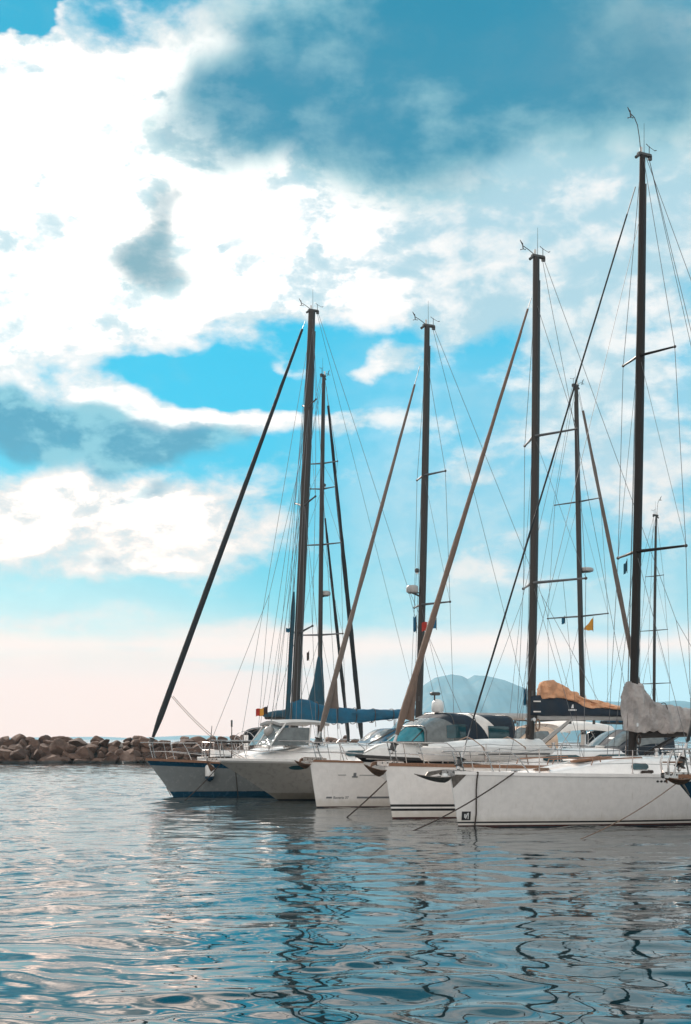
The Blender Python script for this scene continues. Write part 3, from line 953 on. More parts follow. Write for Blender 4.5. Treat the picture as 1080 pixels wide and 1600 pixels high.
    def on_mast(s, py):
        lo, hi = 0.0, 1.0
        for _ in range(40):
            k = (lo + hi) / 2
            p = s.m0.lerp(s.m1, k)
            d = s.d0 + p.x * s.sn
            y = HOR - (p.z - H) * F / d
            if y > py:
                lo = k
            else:
                hi = k
        p = s.m0.lerp(s.m1, lo)
        return Vector((p.x, 0, p.z))

    def stay(s, name, a, b, r=0.008, m='wire', parent=None, sag=0.0):
        mb = MB()
        a, b = Vector(a), Vector(b)
        if sag:
            pts = [a.lerp(b, i / 14) + Vector((0, 0, -sag * 4 * (i / 14) * (1 - i / 14))) for i in range(15)]
        else:
            pts = [a, b]
        mb.tube(pts, r, m, 6)
        return mb.build(name, parent or s.root)

    def forestay(s, top_px, foot, r_foot, r_mid, r_top, m='sail', clew=None, drum=True, f0=0.05, f1=0.95, sag=0.0, wire=0.010, wob=0.12):
        a = foot if isinstance(foot, Vector) else s.px(*foot)
        b = s.px(*top_px)
        st = s.stay('forestay', a, b, wire)
        mb = MB()
        n = 44
        L = (b - a).length
        side = Vector((1, 0, 0))
        pts, rr = [], []
        for i in range(n + 1):
            q = lerp(f0, f1, i / n)
            p = a.lerp(b, q) + Vector((sag * 4 * q * (1 - q), 0, -0.3 * sag * 4 * q * (1 - q)))
            pts.append(p)
            rad = lerp(r_foot, r_mid, min(1, q / 0.45)) if q < 0.45 else lerp(r_mid, r_top, (q - 0.45) / 0.55)
            if i < 3:
                rad *= (0.45, 0.75, 0.95)[i]
            rr.append(rad * (1 + wob * mnoise.noise(Vector((q * L * 1.1, r_foot * 50, 1.0))) + wob * 0.5 * math.sin(q * L * 2.4)))
        mb.tube(pts, rr, m, 10)
        # spiral of the furled leech standing proud of the roll
        hel = []
        for i in range(int(L * 3.0)):
            q = lerp(f0 + 0.01, f1 - 0.02, i / (L * 3.0))
            k = (q - f0) / (f1 - f0) * n
            j = min(n - 1, int(k))
            c_, rad = pts[j].lerp(pts[j + 1], k - j), lerp(rr[j], rr[j + 1], k - j)
            an = q * L * 1.5
            hel.append(c_ + Vector((math.cos(an) * rad * 0.95, math.sin(an) * rad * 0.95, 0)))
        mb.tube(hel, 0.10 * r_mid + 0.004, m, 5)
        fs = mb.build('furled_sail', st)
        if clew:
            (q0, q1, out, dz) = clew          # clew corner left unrolled
            cb = MB()
            p0, p1 = a.lerp(b, q0), a.lerp(b, q1)
            corner = Vector((p0.x + out, -0.02, p0.z + dz))
            g = []
            for i in range(9):
                e = p0.lerp(p1, i / 8)
                row = []
                for j in range(7):
                    f = j / 6
                    p = e.lerp(corner, f)
                    p.y += 0.06 * math.sin(f * 5 + i * 0.5) * (1 - f)
                    row.append(p)
                g.append(row)
            cb.slab(g, 0.02, m)
            cb.build('clew', fs)
        if drum:
            db = MB()
            u = (b - a).normalized()
            db.tube([a + u * 0.02, a + u * 0.10], 0.05, 'steel', 10)
            db.tube([a + u * 0.10, a + u * 0.14, a + u * 0.26, a + u * 0.30], [0.13, 0.085, 0.085, 0.13], 'plastic_dark', 14)
            db.tube([a + u * 0.30, a + u * 0.62], [0.05, 0.03], 'steel', 10)
            db.build('furler_drum', st)
        return st

    def shrouds(s, caps=None, lowers=True, r=0.007, backstay=None, split=True, chain=0.92, aft=0.35, extra_lower=0):
        near = {sgn: [t for g, t in s.tips if g == sgn] for sgn in (-1, 1)}
        top = s.on_mast(caps) if caps else s.m1
        for sgn in (-1, 1):
            x = s.m0.x + aft
            ch = Vector((x, sgn * s.deck_half(x) * chain, s.sheer(x)))
            ts = sorted(near[sgn], key=lambda p: p.z)
            prev = ch
            for t_ in ts:
                s.stay('shroud', prev, t_, r)
                prev = t_
            s.stay('shroud', prev, top + Vector((0, sgn * 0.05, -0.1)), r)
            if lowers and ts:
                s.stay('lower_shroud', ch + Vector((0.12, -sgn * 0.05, 0)), s.m0.lerp(s.m1, (ts[0].z - s.m0.z) / (s.m1.z - s.m0.z)) + Vector((0, sgn * 0.05, -0.1)), r * 0.85)
                if extra_lower:
                    s.stay('lower_shroud', ch + Vector((-extra_lower, -sgn * 0.05, 0)), s.m0.lerp(s.m1, (ts[0].z - s.m0.z) / (s.m1.z - s.m0.z)) + Vector((0, sgn * 0.05, -0.15)), r * 0.85)
                for a_, b_ in zip(ts[:-1], ts[1:]):
                    s.stay('diagonal_shroud', a_, s.m0.lerp(s.m1, (b_.z - s.m0.z) / (s.m1.z - s.m0.z)) + Vector((0, sgn * 0.05, -0.1)), r * 0.7)
        if backstay is not None:
            e = s.m1 + Vector((0.25, 0, 0.0))
            foot = Vector((s.L - 0.15, 0, s.sheer(s.L)))
            if split:
                j = e.lerp(foot, backstay)
                s.stay('backstay', e, j, r)
                for sgn in (-1, 1):
                    s.stay('backstay', j, Vector((s.L - 0.1, sgn * s.deck_half(s.L - 0.1) * 0.8, s.sheer(s.L))), r)
            else:
                for sgn in (-1, 1):
                    s.stay('backstay', e + Vector((-0.1 + 0.08 * sgn, sgn * 0.03, 0)), Vector((s.L - 0.1, sgn * s.deck_half(s.L - 0.1) * 0.8, s.sheer(s.L))), r)

    def halyards(s, offs, top=0.98, r=0.006, m='rope'):
        for (dx, dy, q) in offs:
            a = s.m0 + Vector((dx, dy, 0.1))
            b = s.m0.lerp(s.m1, q) + Vector((dx * 0.25, dy * 0.3, 0))
            s.stay('halyard', a, b, r, m)

    def boom(s, a_px, b_px, r=0.09, m='alu', vang=None, lift=True, mainsheet=None):
        a, b = s.px(*a_px), s.px(*b_px)
        s.b0, s.b1 = a, b
        mb = MB()
        mb.tube([a, a.lerp(b, 0.5), b], [r, r, r * 0.92], m, 12, flat=0.72)
        mb.tube([a + Vector((-0.16, 0, 0)), a + Vector((0.02, 0, 0))], r * 0.5, 'plastic_dark', 8)
        mb.tube([b, b + (b - a).normalized() * 0.06], r * 0.95, 'plastic_dark', 12, flat=0.72)
        for q in (0.35, 0.6, 0.85):
            p = a.lerp(b, q)
            mb.box(p + Vector((0, 0, -r - 0.05)), (0.07, 0.04, 0.11), 'plastic_dark')
        s.boom_o = mb.build('boom', s.root)
        if vang:
            v0, v1 = s.px(*vang[0]), s.px(*vang[1])
            vb = MB()
            vb.tube([v0, v0.lerp(v1, 0.55)], vang[2], vang[3], 10)
            vb.tube([v0.lerp(v1, 0.5), v1], vang[2] * 0.75, vang[3], 10)
            vb.box(v1, (0.12, 0.06, 0.12), 'plastic_dark')
            vb.tube([v0 + Vector((0.05, 0.06, -0.1)), v1 + Vector((0, 0.06, -0.08))], 0.010, 'rope', 6)
            vb.build('vang', s.boom_o)
        if lift:
            s.stay('topping_lift', b, s.m1 + Vector((0.2, 0, 0)), 0.006, 'rope')
        if mainsheet:
            p = a.lerp(b, mainsheet)
            for k in (-1, 0, 1):
                s.stay('mainsheet', p + Vector((0.05 * k, 0, -r)), Vector((p.x + 0.15 * k, 0.25 * k, s.zdeck(p.x) + 0.25)), 0.009, 'rope')
        return s.boom_o

    def sail_cover(s, prof, w, m, name='sail_cover', wrinkle=0.02, seed=0.0, parent=None, sub=48, power=0.75, freq=3.0, label=None, octaves=2, fold=(0.7, 1.3, 0.5)):
        """prof: (px, y top, y bottom) along the boom; w: half width"""
        mb = MB()
        tops = [s.px(p[0], p[1]) for p in prof]
        bots = [s.px(p[0], p[2]) for p in prof]
        xs = [p.x for p in tops]
        rings = []
        nn = 22
        for i in range(sub + 1):
            x = lerp(xs[0], xs[-1], i / sub)
            zt = interp(x, xs, [p.z for p in tops])
            zb = interp(x, xs, [p.z for p in bots])
            e = 0.55 if i in (0, sub) else 1.0
            ring = []
            for k in range(nn):
                a = 2 * math.pi * k / nn
                cy, cz = math.cos(a), math.sin(a)
                y = math.copysign(abs(cy) ** 0.8, cy) * w * e * (1.15 - 0.35 * (cz + 1) / 2)
                z = lerp(zb, zt, (math.copysign(abs(cz) ** power, cz) + 1) / 2)
                nz = mnoise.fractal(Vector((x * freq * fold[0] - z * freq * fold[2], y * 2 + seed, z * freq * fold[1] + x * fold[0])), 0.9, 2.1, octaves)
                nz = 0.45 - abs(nz) * 1.9
                ring.append((x + nz * wrinkle * 0.5, y + math.copysign(nz * wrinkle * 1.6, cy), z + nz * wrinkle * 0.8 * abs(cz)))
            rings.append(ring)
        mb.loft(rings, m)
        o = mb.build(name, parent or s.boom_o, label, sharp=60)
        return o

    def ties(s, prof, w, n, m='rope', r=0.012):
        """lashings round a sail cover and boom"""
        tops = [s.px(p[0], p[1]) for p in prof]
        bots = [s.px(p[0], p[2]) for p in prof]
        xs = [p.x for p in tops]
        for i in range(n):
            x = lerp(xs[0], xs[-1], (i + 0.6) / n)
            zt, zb = interp(x, xs, [p.z for p in tops]), interp(x, xs, [p.z for p in bots])
            mb = MB()
            ring = []
            for k in range(21):
                a = 2 * math.pi * k / 20
                ring.append((x + 0.04 * math.sin(a), math.copysign(abs(math.cos(a)) ** 0.8, math.cos(a)) * (w + 0.035) * (1.15 - 0.35 * (math.sin(a) + 1) / 2), lerp(zb - 0.05, zt + 0.03, (math.copysign(abs(math.sin(a)) ** 0.75, math.sin(a)) + 1) / 2)))
            mb.tube(ring, r, m, 6, caps=False)
            mb.tube([(x, -w * 1.1, zb), (x + 0.02, -w * 1.05, zb - 0.22)], r * 0.8, m, 5)
            mb.build('tie', s.boom_o)

    def winch(s, x, y, z=None, r=0.075):
        z = s.zdeck(x, y) if z is None else z
        mb = MB()
        mb.loft([[(x + q * math.cos(2 * math.pi * k / 16), y + q * math.sin(2 * math.pi * k / 16), z + h) for k in range(16)] for q, h in ((r * 1.15, -0.03), (r * 1.15, 0.02), (r * 0.8, 0.05), (r * 0.75, 0.11), (r, 0.15), (r * 0.9, 0.17))], 'steel')
        return mb.build('winch', s.root)

    def coil(s, x, y, z, m='rope_tan', r=0.16, vertical=False):
        mb = MB()
        pts = []
        for k in range(70):
            a = 2 * math.pi * k / 16
            q = r * (0.85 + 0.15 * math.sin(k * 1.7))
            if vertical:
                pts.append((x + 0.5 * q * math.cos(a), y + 0.015 * math.sin(k), z + 1.2 * q * math.sin(a)))
            else:
                pts.append((x + q * math.cos(a), y + q * math.sin(a), z + 0.008 * (k / 8)))
        mb.tube(pts, 0.012, m, 5)
        return mb.build('coiled_rope', s.root)

    # ---------------------------------------------------------------- deck gear
    def pulpit(s, h=0.58, back=1.7, r=0.016, front=-0.06, mid=True, m='steel'):
        mb = MB()
        for sgn in (-1, 1):
            z0 = s.sheer(0)
            pts = [(back, sgn * (s.deck_half(back) - 0.05), s.sheer(back) + 0.02), (back - 0.25, sgn * (s.deck_half(back - 0.25) - 0.05), s.sheer(back) + h * 0.8), (back - 0.42, sgn * (s.deck_half(back - 0.42) - 0.05), z0 + h),
                   (0.6, sgn * max(0.2, s.deck_half(0.6) - 0.03), z0 + h + 0.01), (0.2, sgn * 0.2, z0 + h + 0.02), (front, sgn * 0.13, z0 + h + 0.02), (front - 0.05, 0.0, z0 + h + 0.02)]
            mb.tube(pts, r, m, 8)
            for x in (0.22, 0.85):
                mb.tube([(x + 0.1, sgn * (s.deck_half(x + 0.1) - 0.04), s.sheer(x) + 0.01), (x - 0.05, sgn * max(0.17, s.deck_half(x) - 0.05), z0 + h)], r * 0.9, m, 8)
            if mid:
                mb.tube([(back - 0.12, sgn * (s.deck_half(back - 0.12) - 0.05), s.sheer(back) + h * 0.45), (0.85, sgn * (s.deck_half(0.85) - 0.04), z0 + h * 0.5), (0.25, sgn * max(0.12, s.deck_half(0.25) - 0.03), z0 + h * 0.5)], r * 0.75, m, 7)
        return mb.build('pulpit', s.root)

    def lifelines(s, start, end, n, h=0.6, r=0.013):
        xs = [lerp(start, end, i / (n - 1)) for i in range(n)]
        for sgn in (-1, 1):
            tops = []
            for x in xs:
                y = sgn * (s.deck_half(x) - 0.06)
                mb = MB()
                mb.tube([(x, y, s.sheer(x)), (x, y, s.sheer(x) + h)], r, 'steel', 7)
                mb.tube([(x, y, s.sheer(x)), (x, y, s.sheer(x) + 0.08)], r * 2, 'steel', 7)
                mb.build('stanchion', s.root)
                tops.append(Vector((x, y, s.sheer(x) + h)))
            first = Vector((1.35, sgn * (s.deck_half(1.35) - 0.05), s.sheer(1.3) + 0.5))
            for f in (1.0, 0.5):
                lb = MB()
                pts = [first + Vector((0, 0, (f - 1) * 0.28))] + [p + Vector((0, 0, (f - 1) * h)) for p in tops]
                fine = []
                for a, b in zip(pts[:-1], pts[1:]):
                    fine += [a.lerp(b, k / 5) + Vector((0, 0, -0.035 * 4 * (k / 5) * (1 - k / 5))) for k in range(5)]
                lb.tube(fine + [pts[-1]], 0.0065, 'wire', 5)
                lb.build('lifeline', s.root)

    def anchor(s, reach=0.8, m='galv', ball=False, tilt=0.1, z=0.06, size=1.0, endx=None):
        """bow roller with a plough anchor stowed under it"""
        z0 = s.sheer(0) + z
        rb = MB()
        for sgn in (-1, 1):
            g = [[(-0.26, sgn * 0.06, z0 + 0.05), (-0.26, sgn * 0.06, z0 - 0.05)], [(0.1, sgn * 0.06, z0 + 0.06), (0.1, sgn * 0.06, z0 - 0.09)], [(0.55, sgn * 0.06, z0 + 0.03), (0.55, sgn * 0.06, z0 - 0.03)]]
            rb.slab(g, 0.012, 'steel')
        rb.tube([(-0.20, -0.06, z0 - 0.02), (-0.20, 0.06, z0 - 0.02)], 0.05, 'plastic_dark', 10)
        rb.tube([(0.02, -0.06, z0 - 0.03), (0.02, 0.06, z0 - 0.03)], 0.04, 'plastic_dark', 10)
        for x in (-0.1, 0.06, 0.2, 0.34):
            rb.tube([(x, -0.068, z0 + 0.005), (x, -0.066, z0 + 0.005)], 0.022, 'plastic_dark', 8)
        rl = rb.build('bow_roller', s.root)
        ab = MB()
        k = size
        # shank
        ab.loft([[(0.45, -0.016, z0 + 0.05), (0.45, 0.016, z0 + 0.05), (0.45, 0.016, z0 + 0.0), (0.45, -0.016, z0 + 0.0)],
                 [(-0.18, -0.018, z0 + 0.07), (-0.18, 0.018, z0 + 0.07), (-0.18, 0.018, z0 - 0.0), (-0.18, -0.018, z0 - 0.0)],
                 [(-reach * 0.62, -0.02, z0 + 0.02), (-reach * 0.62, 0.02, z0 + 0.02), (-reach * 0.62, 0.02, z0 - 0.09), (-reach * 0.62, -0.02, z0 - 0.09)],
                 [(-reach * 0.72, -0.02, z0 - 0.10), (-reach * 0.72, 0.02, z0 - 0.10), (-reach * 0.60, 0.02, z0 - 0.17), (-reach * 0.60, -0.02, z0 - 0.17)]], m)
        # plough fluke: two curved plates meeting on the keel
        tipx = -reach
        for sgn in (-1, 1):
            g = []
            for i in range(7):
                f = i / 6
                x = lerp(tipx, -0.12 * k - 0.02 if endx is None else endx, f)
                wdt = 0.24 * k * math.sin(min(1, f * 1.25) * math.pi / 2) * (1 if f < 0.8 else 1.05)
                zc = z0 - 0.03 - tilt * f - 0.16 * k * math.sin(f * 1.7)
                g.append([(x, 0, zc), (x + 0.03, sgn * wdt * 0.55, zc + 0.05 * k * f), (x + 0.07 * f, sgn * wdt, zc + 0.15 * k * f)])
            ab.slab(g, 0.02, m)
        if ball:
            ab.ball((-0.20, -0.10, z0 - 0.10), 0.085, 'plastic_white', 12, 8)
        ab.build('anchor', rl)
        return rl

    def sprayhood(s, x0, x1, w, h, zb, m='cover_navy', win='vinyl', tail=0.0, name='sprayhood', bow=0.55):
        """folding hood over the companionway: x0 front foot, x1 open after edge"""
        def pt(f, a):
            # f along, a across from -1 to 1
            x = lerp(x0, x1, f)
            hh = h * (0.12 + 0.88 * math.sin(min(1, f / 0.62) * math.pi / 2) ** 1.1) * (1 - 0.05 * max(0, f - 0.62))
            ww = w * (0.80 + 0.20 * min(1, f * 1.6))
            an = a * math.pi / 2
            y = math.copysign(abs(math.sin(an)) ** 0.62, an) * ww
            z = zb + hh * abs(math.cos(an)) ** 0.5
            return Vector((x + 0.10 * (1 - abs(a)) * -1 * (1 - f), y, z))
        mb = MB()
        mb.slab([[pt(i / 12, -1 + 2 * j / 24) for j in range(25)] for i in range(13)], 0.025, m)
        o = mb.build(name, s.root)

        def patch(f0, f1, a0, a1):
            g = []
            for i in range(7):
                f = lerp(f0, f1, i / 6)
                row = []
                for j in range(7):
                    a = lerp(a0, a1, j / 6)
                    p = pt(f, a)
                    e = 0.01
                    n = (pt(f + e, a) - pt(f - e, a)).cross(pt(f, a + e) - pt(f, a - e))
                    n.normalize()
                    if n.z < 0 or (abs(n.z) < 0.2 and n.y * p.y < 0):
                        n = -n
                    row.append(p + n * 0.02)
                g.append(row)
            b = MB()
            b.slab(g, 0.008, win)
            b.build('window', o)
        patch(0.10, 0.48, -0.40, -0.04)
        patch(0.10, 0.48, 0.04, 0.40)
        patch(0.22, 0.80, -0.88, -0.58)
        patch(0.22, 0.80, 0.58, 0.88)
        fb = MB()
        for f in (0.62, 1.0):
            fb.tube([pt(f, -1 + 2 * j / 24) - Vector((0, 0, 0.03)) for j in range(25)], 0.013, 'steel', 7)
        fb.build('frame', o)
        return o

    def bimini(s, x0, x1, w, z, zb, m='canvas_tan', crown=0.16, name='bimini'):
        mb = MB()
        g = []
        for i in range(9):
            f = i / 8
            g.append([(lerp(x0, x1, f), w * math.sin(a * math.pi / 2) ** 1, z + crown * math.cos(a * math.pi / 2) - 0.10 * (2 * f - 1) ** 2 - 0.05 * abs(a) ** 6 * 3) for a in [-1 + 2 * j / 16 for j in range(17)]])
        mb.slab(g, 0.022, m)
        o = mb.build(name, s.root)
        fb = MB()
        xm = (x0 + x1) / 2
        for f, q in ((0.02, 0.35), (0.5, 0.5), (0.98, 0.65)):
            x = lerp(x0, x1, f)
            top = [(x, w * math.sin(a * math.pi / 2), z + crown * math.cos(a * math.pi / 2) - 0.10 * (2 * f - 1) ** 2 - 0.05 * abs(a) ** 6 * 3 - 0.025) for a in [-1 + 2 * j / 16 for j in range(17)]]
            xf = lerp(x0, x1, q)
            fb.tube([(xf, -w - 0.02, zb)] + top + [(xf, w + 0.02, zb)], 0.014, 'steel', 7)
        fb.build('frame', o)
        return o

    def cockpit(s, x0, x1, zc=0.28, wheel=True):
        mb = MB()
        for sgn in (-1, 1):
            g = []
            for i in range(9):
                x = lerp(x0, x1, i / 8)
                y = sgn * s.deck_half(x) * 0.62
                z = s.zdeck(x, y)
                hh = zc * min(1, 0.5 + i / 4)
                g.append([(x, y - 0.14, z - 0.05), (x, y - 0.10, z + hh), (x, y + 0.10, z + hh), (x, y + 0.14, z - 0.05)])
            mb.loft(g, 'white')
        mb.build('cockpit_coaming', s.root)
        if wheel:
            xw = lerp(x0, x1, 0.72)
            z = s.zdeck(xw) + 0.55
            wb = MB()
            wb.tube([(xw, 0.5 * math.cos(a), z + 0.45 * math.sin(a)) for a in [2 * math.pi * k / 28 for k in range(29)]], 0.015, 'steel', 7, caps=False)
            for k in range(5):
                a = 2 * math.pi * k / 5
                wb.tube([(xw, 0, z), (xw, 0.5 * math.cos(a), z + 0.45 * math.sin(a))], 0.010, 'steel', 6)
            wb.tube([(xw - 0.12, 0, s.zdeck(xw) - 0.1), (xw - 0.12, 0, z + 0.3)], 0.09, 'white', 10)
            wb.tube([(xw - 0.12, 0, z), (xw, 0, z)], 0.04, 'plastic_dark', 8)
            wb.build('steering_wheel', s.root)
        # pushpit rail round the stern
        pb = MB()
        zt = s.sheer(s.L) + 0.62
        for sgn in (-1, 1):
            yb = s.deck_half(s.L - 0.1) - 0.06
            y1 = s.deck_half(s.L - 1.4) - 0.06
            for zz in (zt, zt - 0.3):
                pb.tube([(s.L - 1.4, sgn * y1, zz), (s.L - 0.3, sgn * yb, zz), (s.L - 0.12, sgn * (yb - 0.2), zz), (s.L - 0.1, sgn * 0.45, zz)], 0.015, 'steel', 7)
            for (x, y) in ((s.L - 1.4, y1), (s.L - 0.3, yb), (s.L - 0.12, yb - 0.25), (s.L - 0.1, 0.45)):
                pb.tube([(x, sgn * y, s.sheer(s.L)), (x, sgn * y, zt)], 0.014, 'steel', 7)
        pb.build('pushpit', s.root)

    def radar(s, py, side=-1, out=0.42, r=0.26, h=0.2, dz=0.0, m='plastic'):
        p = s.on_mast(py)
        c = p + Vector((side * (out), 0, dz))
        mb = MB()
        prof = [(r * 0.80, -h * 0.5), (r * 0.97, -h * 0.38), (r, -h * 0.05), (r * 0.96, h * 0.25), (r * 0.75, h * 0.46), (r * 0.3, h * 0.52)]
        mb.loft([[(c.x + q * math.cos(2 * math.pi * k / 20), c.y + q * math.sin(2 * math.pi * k / 20), c.z + z) for k in range(20)] for q, z in prof], m)
        o = mb.build('radar_dome', s.mast_o)
        bb = MB()
        bb.tube([p + Vector((side * 0.06, 0, dz - h * 0.9)), c + Vector((0, 0, -h * 0.52))], 0.03, 'plastic_dark', 8)
        bb.box(c + Vector((0, 0, -h * 0.56)), (r, r * 0.8, 0.03), 'plastic_dark')
        bb.tube([p + Vector((side * 0.05, 0, dz - h * 0.45)), c + Vector((-side * r * 0.4, 0, -h * 0.55))], 0.022, 'plastic_dark', 8)
        bb.build('bracket', o)
        return o

    def deck_light(s, py, side=-1):
        p = s.on_mast(py) + Vector((side * (s.mr[0] + 0.05), 0, 0))
        mb = MB()
        mb.box(p, (0.13, 0.10, 0.15), 'plastic_dark', bevel=0.03)
        mb.tube([p + Vector((0, 0, -0.11)), p + Vector((0, 0, -0.07))], 0.04, 'plastic_white', 8)
        mb.build('mast_light', s.mast_o)

    def lettering(s, text, x, z, size, m, side=-1, bold=0.0):
        cu = bpy.data.curves.new('lettering', 'FONT')
        cu.body = text
        cu.size = size
        cu.offset = bold
        ob = bpy.data.objects.new('lettering', cu)
        col.objects.link(ob)
        dg = bpy.context.evaluated_depsgraph_get()
        me = bpy.data.meshes.new_from_object(ob.evaluated_get(dg))
        bpy.data.objects.remove(ob)
        for v in me.vertices:
            p = s.skin(x + v.co.x, z + v.co.y, side, 0.006)
            v.co = p
        me.materials.clear()
        me.materials.append(M[m])
        o = bpy.data.objects.new('lettering', me)
        col.objects.link(o)
        o.parent = s.hull
        return o

    def patch(s, name, x0, x1, z0, z1, m, side=-1, proud=0.006, th=0.006, nx=8, oval=False, slant=0.0):
        mb = MB()
        g = []
        for i in range(nx + 1):
            f = i / nx
            k = math.sqrt(max(0.02, 1 - (2 * f - 1) ** 2)) if oval else 1.0
            zm, hh = (z0 + z1) / 2, (z1 - z0) / 2 * k
            g.append([s.skin(lerp(x0, x1, f) + slant * q, zm + hh * q, side, proud) for q in (-1, 0, 1)])
        mb.slab(g, th, m)
        return mb.build(name, s.hull)


def flag(label, p, size, stripes, droop=0.15, group=None, horiz=False, yaw=0.5, name='flag', tri=False):
    """small cloth flag made fast to a halyard at p (its hoist top), flying towards -x turned by yaw"""
    o = empty(name, p, yaw)
    w_, h_ = size
    n = len(stripes)
    for k, m in enumerate(stripes):
        mb = MB()
        g = []
        for i in range(6):
            f = (k + i / 5) / n
            row = []
            for j in range(6):
                q = j / 5
                hh = h_ * (1 - f * 0.85) if tri else h_
                row.append((-w_ * f, 0.06 * w_ * math.sin(f * 7 + q * 1.5) * 1.5, -hh * q - droop * w_ * f + (-(h_ - hh) / 2 if tri else 0) + 0.02 * math.sin(f * 9)))
            g.append(row)
        mb.slab(g, 0.006, m)
        mb.build('stripe' if n > 1 else 'cloth', o)
    hb = MB()
    hb.tube([(0, 0, 0.05), (0, 0, -h_ - 0.05)], 0.010, 'rope', 5)
    hb.build('hoist_rope', o)
    tag(o, label, 'flag', group)
    return o


def rope(label, a, b, sag=0.15, r=0.014, m='rope', name='mooring_line', group=None, extra=None):
    a, b = Vector(a), Vector(b)
    mid = (a + b) / 2
    mb = MB()
    n = 24
    pts = [a.lerp(b, i / n) + Vector((0, 0, -sag * 4 * (i / n) * (1 - i / n))) for i in range(n + 1)]
    if extra:
        pts = extra
    mb.tube([p for p in pts], r, m, 7)
    o = mb.build(name)
    return tag(o, label, 'rope', group)

# ------------------------------------------------------------------ quay between the two rows of berths
def quay():
    ca, sa = math.cos(R(27)), math.sin(R(27))
    mb = MB()

    def at(a, p, z):
        return (a * ca - p * sa, a * sa + p * ca, z)
    for a0, a1, z0, z1, p0, p1 in ((30.9, 34.2, -1.0, 0.78, 18, 63), (30.8, 34.3, 0.782, 0.95, 17.9, 63.1)):
        vs_ = [at(a, p, z) for z in (z0, z1) for a, p in ((a0, p0), (a1, p0), (a1, p1), (a0, p1))]
        mb.add(vs_, [(3, 2, 1, 0), (4, 5, 6, 7), (0, 1, 5, 4), (1, 2, 6, 5), (2, 3, 7, 6), (3, 0, 4, 7)], 'concrete')
    tag(mb.build('quay'), 'low concrete quay between the two rows of moored boats', 'quay', None, 'structure')


quay()
GRP = 'sailboats moored bow out in the near row'

# ---- A: the nearest white yacht with the black mast
A = Boat('sailboat', 'nearest white sailboat with black mast and crumpled grey sail cover', 'sailboat', 703, 33.6, 27, 12.6, 3.9,
         [(0, 1.29), (2.5, 1.235), (6, 1.185), (12.6, 1.2)], 0.24, GRP, tr=0.86, um=0.6, wl_bow=0.62, wl_mid=0.93,
         bands=[(0.0, 0.04, 'antifoul_red'), (0.085, 0.125, 'black')], top=('white', 0.07))
A.deck()
xa = A.px(838, 1207).x
xm = A.px(988, 1185).x
A.coachroof([(xa, 1.32), (A.px(880, 1200).x, 1.43), (A.px(935, 1189).x, 1.60), (xm, 1.63), (8.8, 1.68), (9.4, 1.66)], 0.64,
            windows=[(A.px(940, 1200).x + 0.15, A.px(966, 1200).x + 0.1, 0.38, 0.74, 'glass'), (7.4, 8.9, 0.35, 0.72, 'glass')], hatches=[(A.px(905, 1195).x, 0.6, 0.6), (6.9, 0.35, 0.4)])
A.mast((988, 1185), (1004, 243), (0.125, 0.085), 'carbon', 1.60, [(862, 1.35, 0.49, 0.02, 0.035), (556, 1.03, 0.30, 0.02, 0.03)], 'tall')
A.forestay((993, 292), Vector((0.22, 0, 1.36)), 0.024, 0.024, 0.020, 'sail_dark', drum=True, wire=0.014, wob=0.05, f0=0.06)
A.shrouds(None, r=0.0075, backstay=0.5, split=False, aft=0.5)
A.halyards([(-0.22, -0.05, 0.86), (-0.16, 0.05, 0.95), (0.2, -0.03, 0.9)])
A.stay('inner_forestay', (1.6, 0, A.zdeck(1.6)), A.on_mast(330), 0.006)
A.boom((997, 1147), (1215, 1141), 0.11, 'carbon', vang=((1008, 1178), (1064, 1146), 0.045, 'carbon'), mainsheet=0.85)
A.sail_cover([(979, 1066, 1139), (990, 1066, 1140), (1001, 1070, 1141), (1011, 1086, 1141), (1023, 1098, 1142), (1046, 1103, 1144), (1080, 1108, 1146), (1130, 1113, 1146), (1205, 1121, 1142)],
             0.19, 'cover_grey', wrinkle=0.085, seed=2.0, sub=120, freq=1.9, octaves=3, fold=(0.9, 0.8, 1.0))
A.ties([(1003, 1074, 1141), (1023, 1098, 1142), (1080, 1108, 1146), (1205, 1121, 1142)], 0.20, 4)
for y in (-0.55, 0.55):
    A.winch(9.2, y, 1.74)
    A.winch(8.7, y * 0.7, 1.76, 0.06)
    A.winch(A.m0.x + 0.45, y * 0.75, 1.70, 0.06)
A.coil(A.m0.x + 0.15, -0.12, 2.45, 'rope_tan', 0.15, True)
A.coil(A.m0.x + 0.10, -0.14, 2.1, 'rope', 0.13, True)
A.coil(2.4, -0.35, A.zdeck(2.4, 0.35) + 0.02, 'rope_tan', 0.2)
A.coil(5.0, -1.15, A.zdeck(5.0, 1.15) + 0.02, 'rope', 0.16)
A.pulpit(h=0.50, back=1.75, front=-0.12)
A.lifelines(A.px(760, 1200).x + 0.95, 11.0, 5, h=0.62)
A.anchor(0.98, 'galv', ball=True, tilt=0.05, z=0.02)
A.sprayhood(8.0, 9.6, 1.15, 0.62, 1.62, 'cover_navy')
A.cockpit(9.3, 12.4)
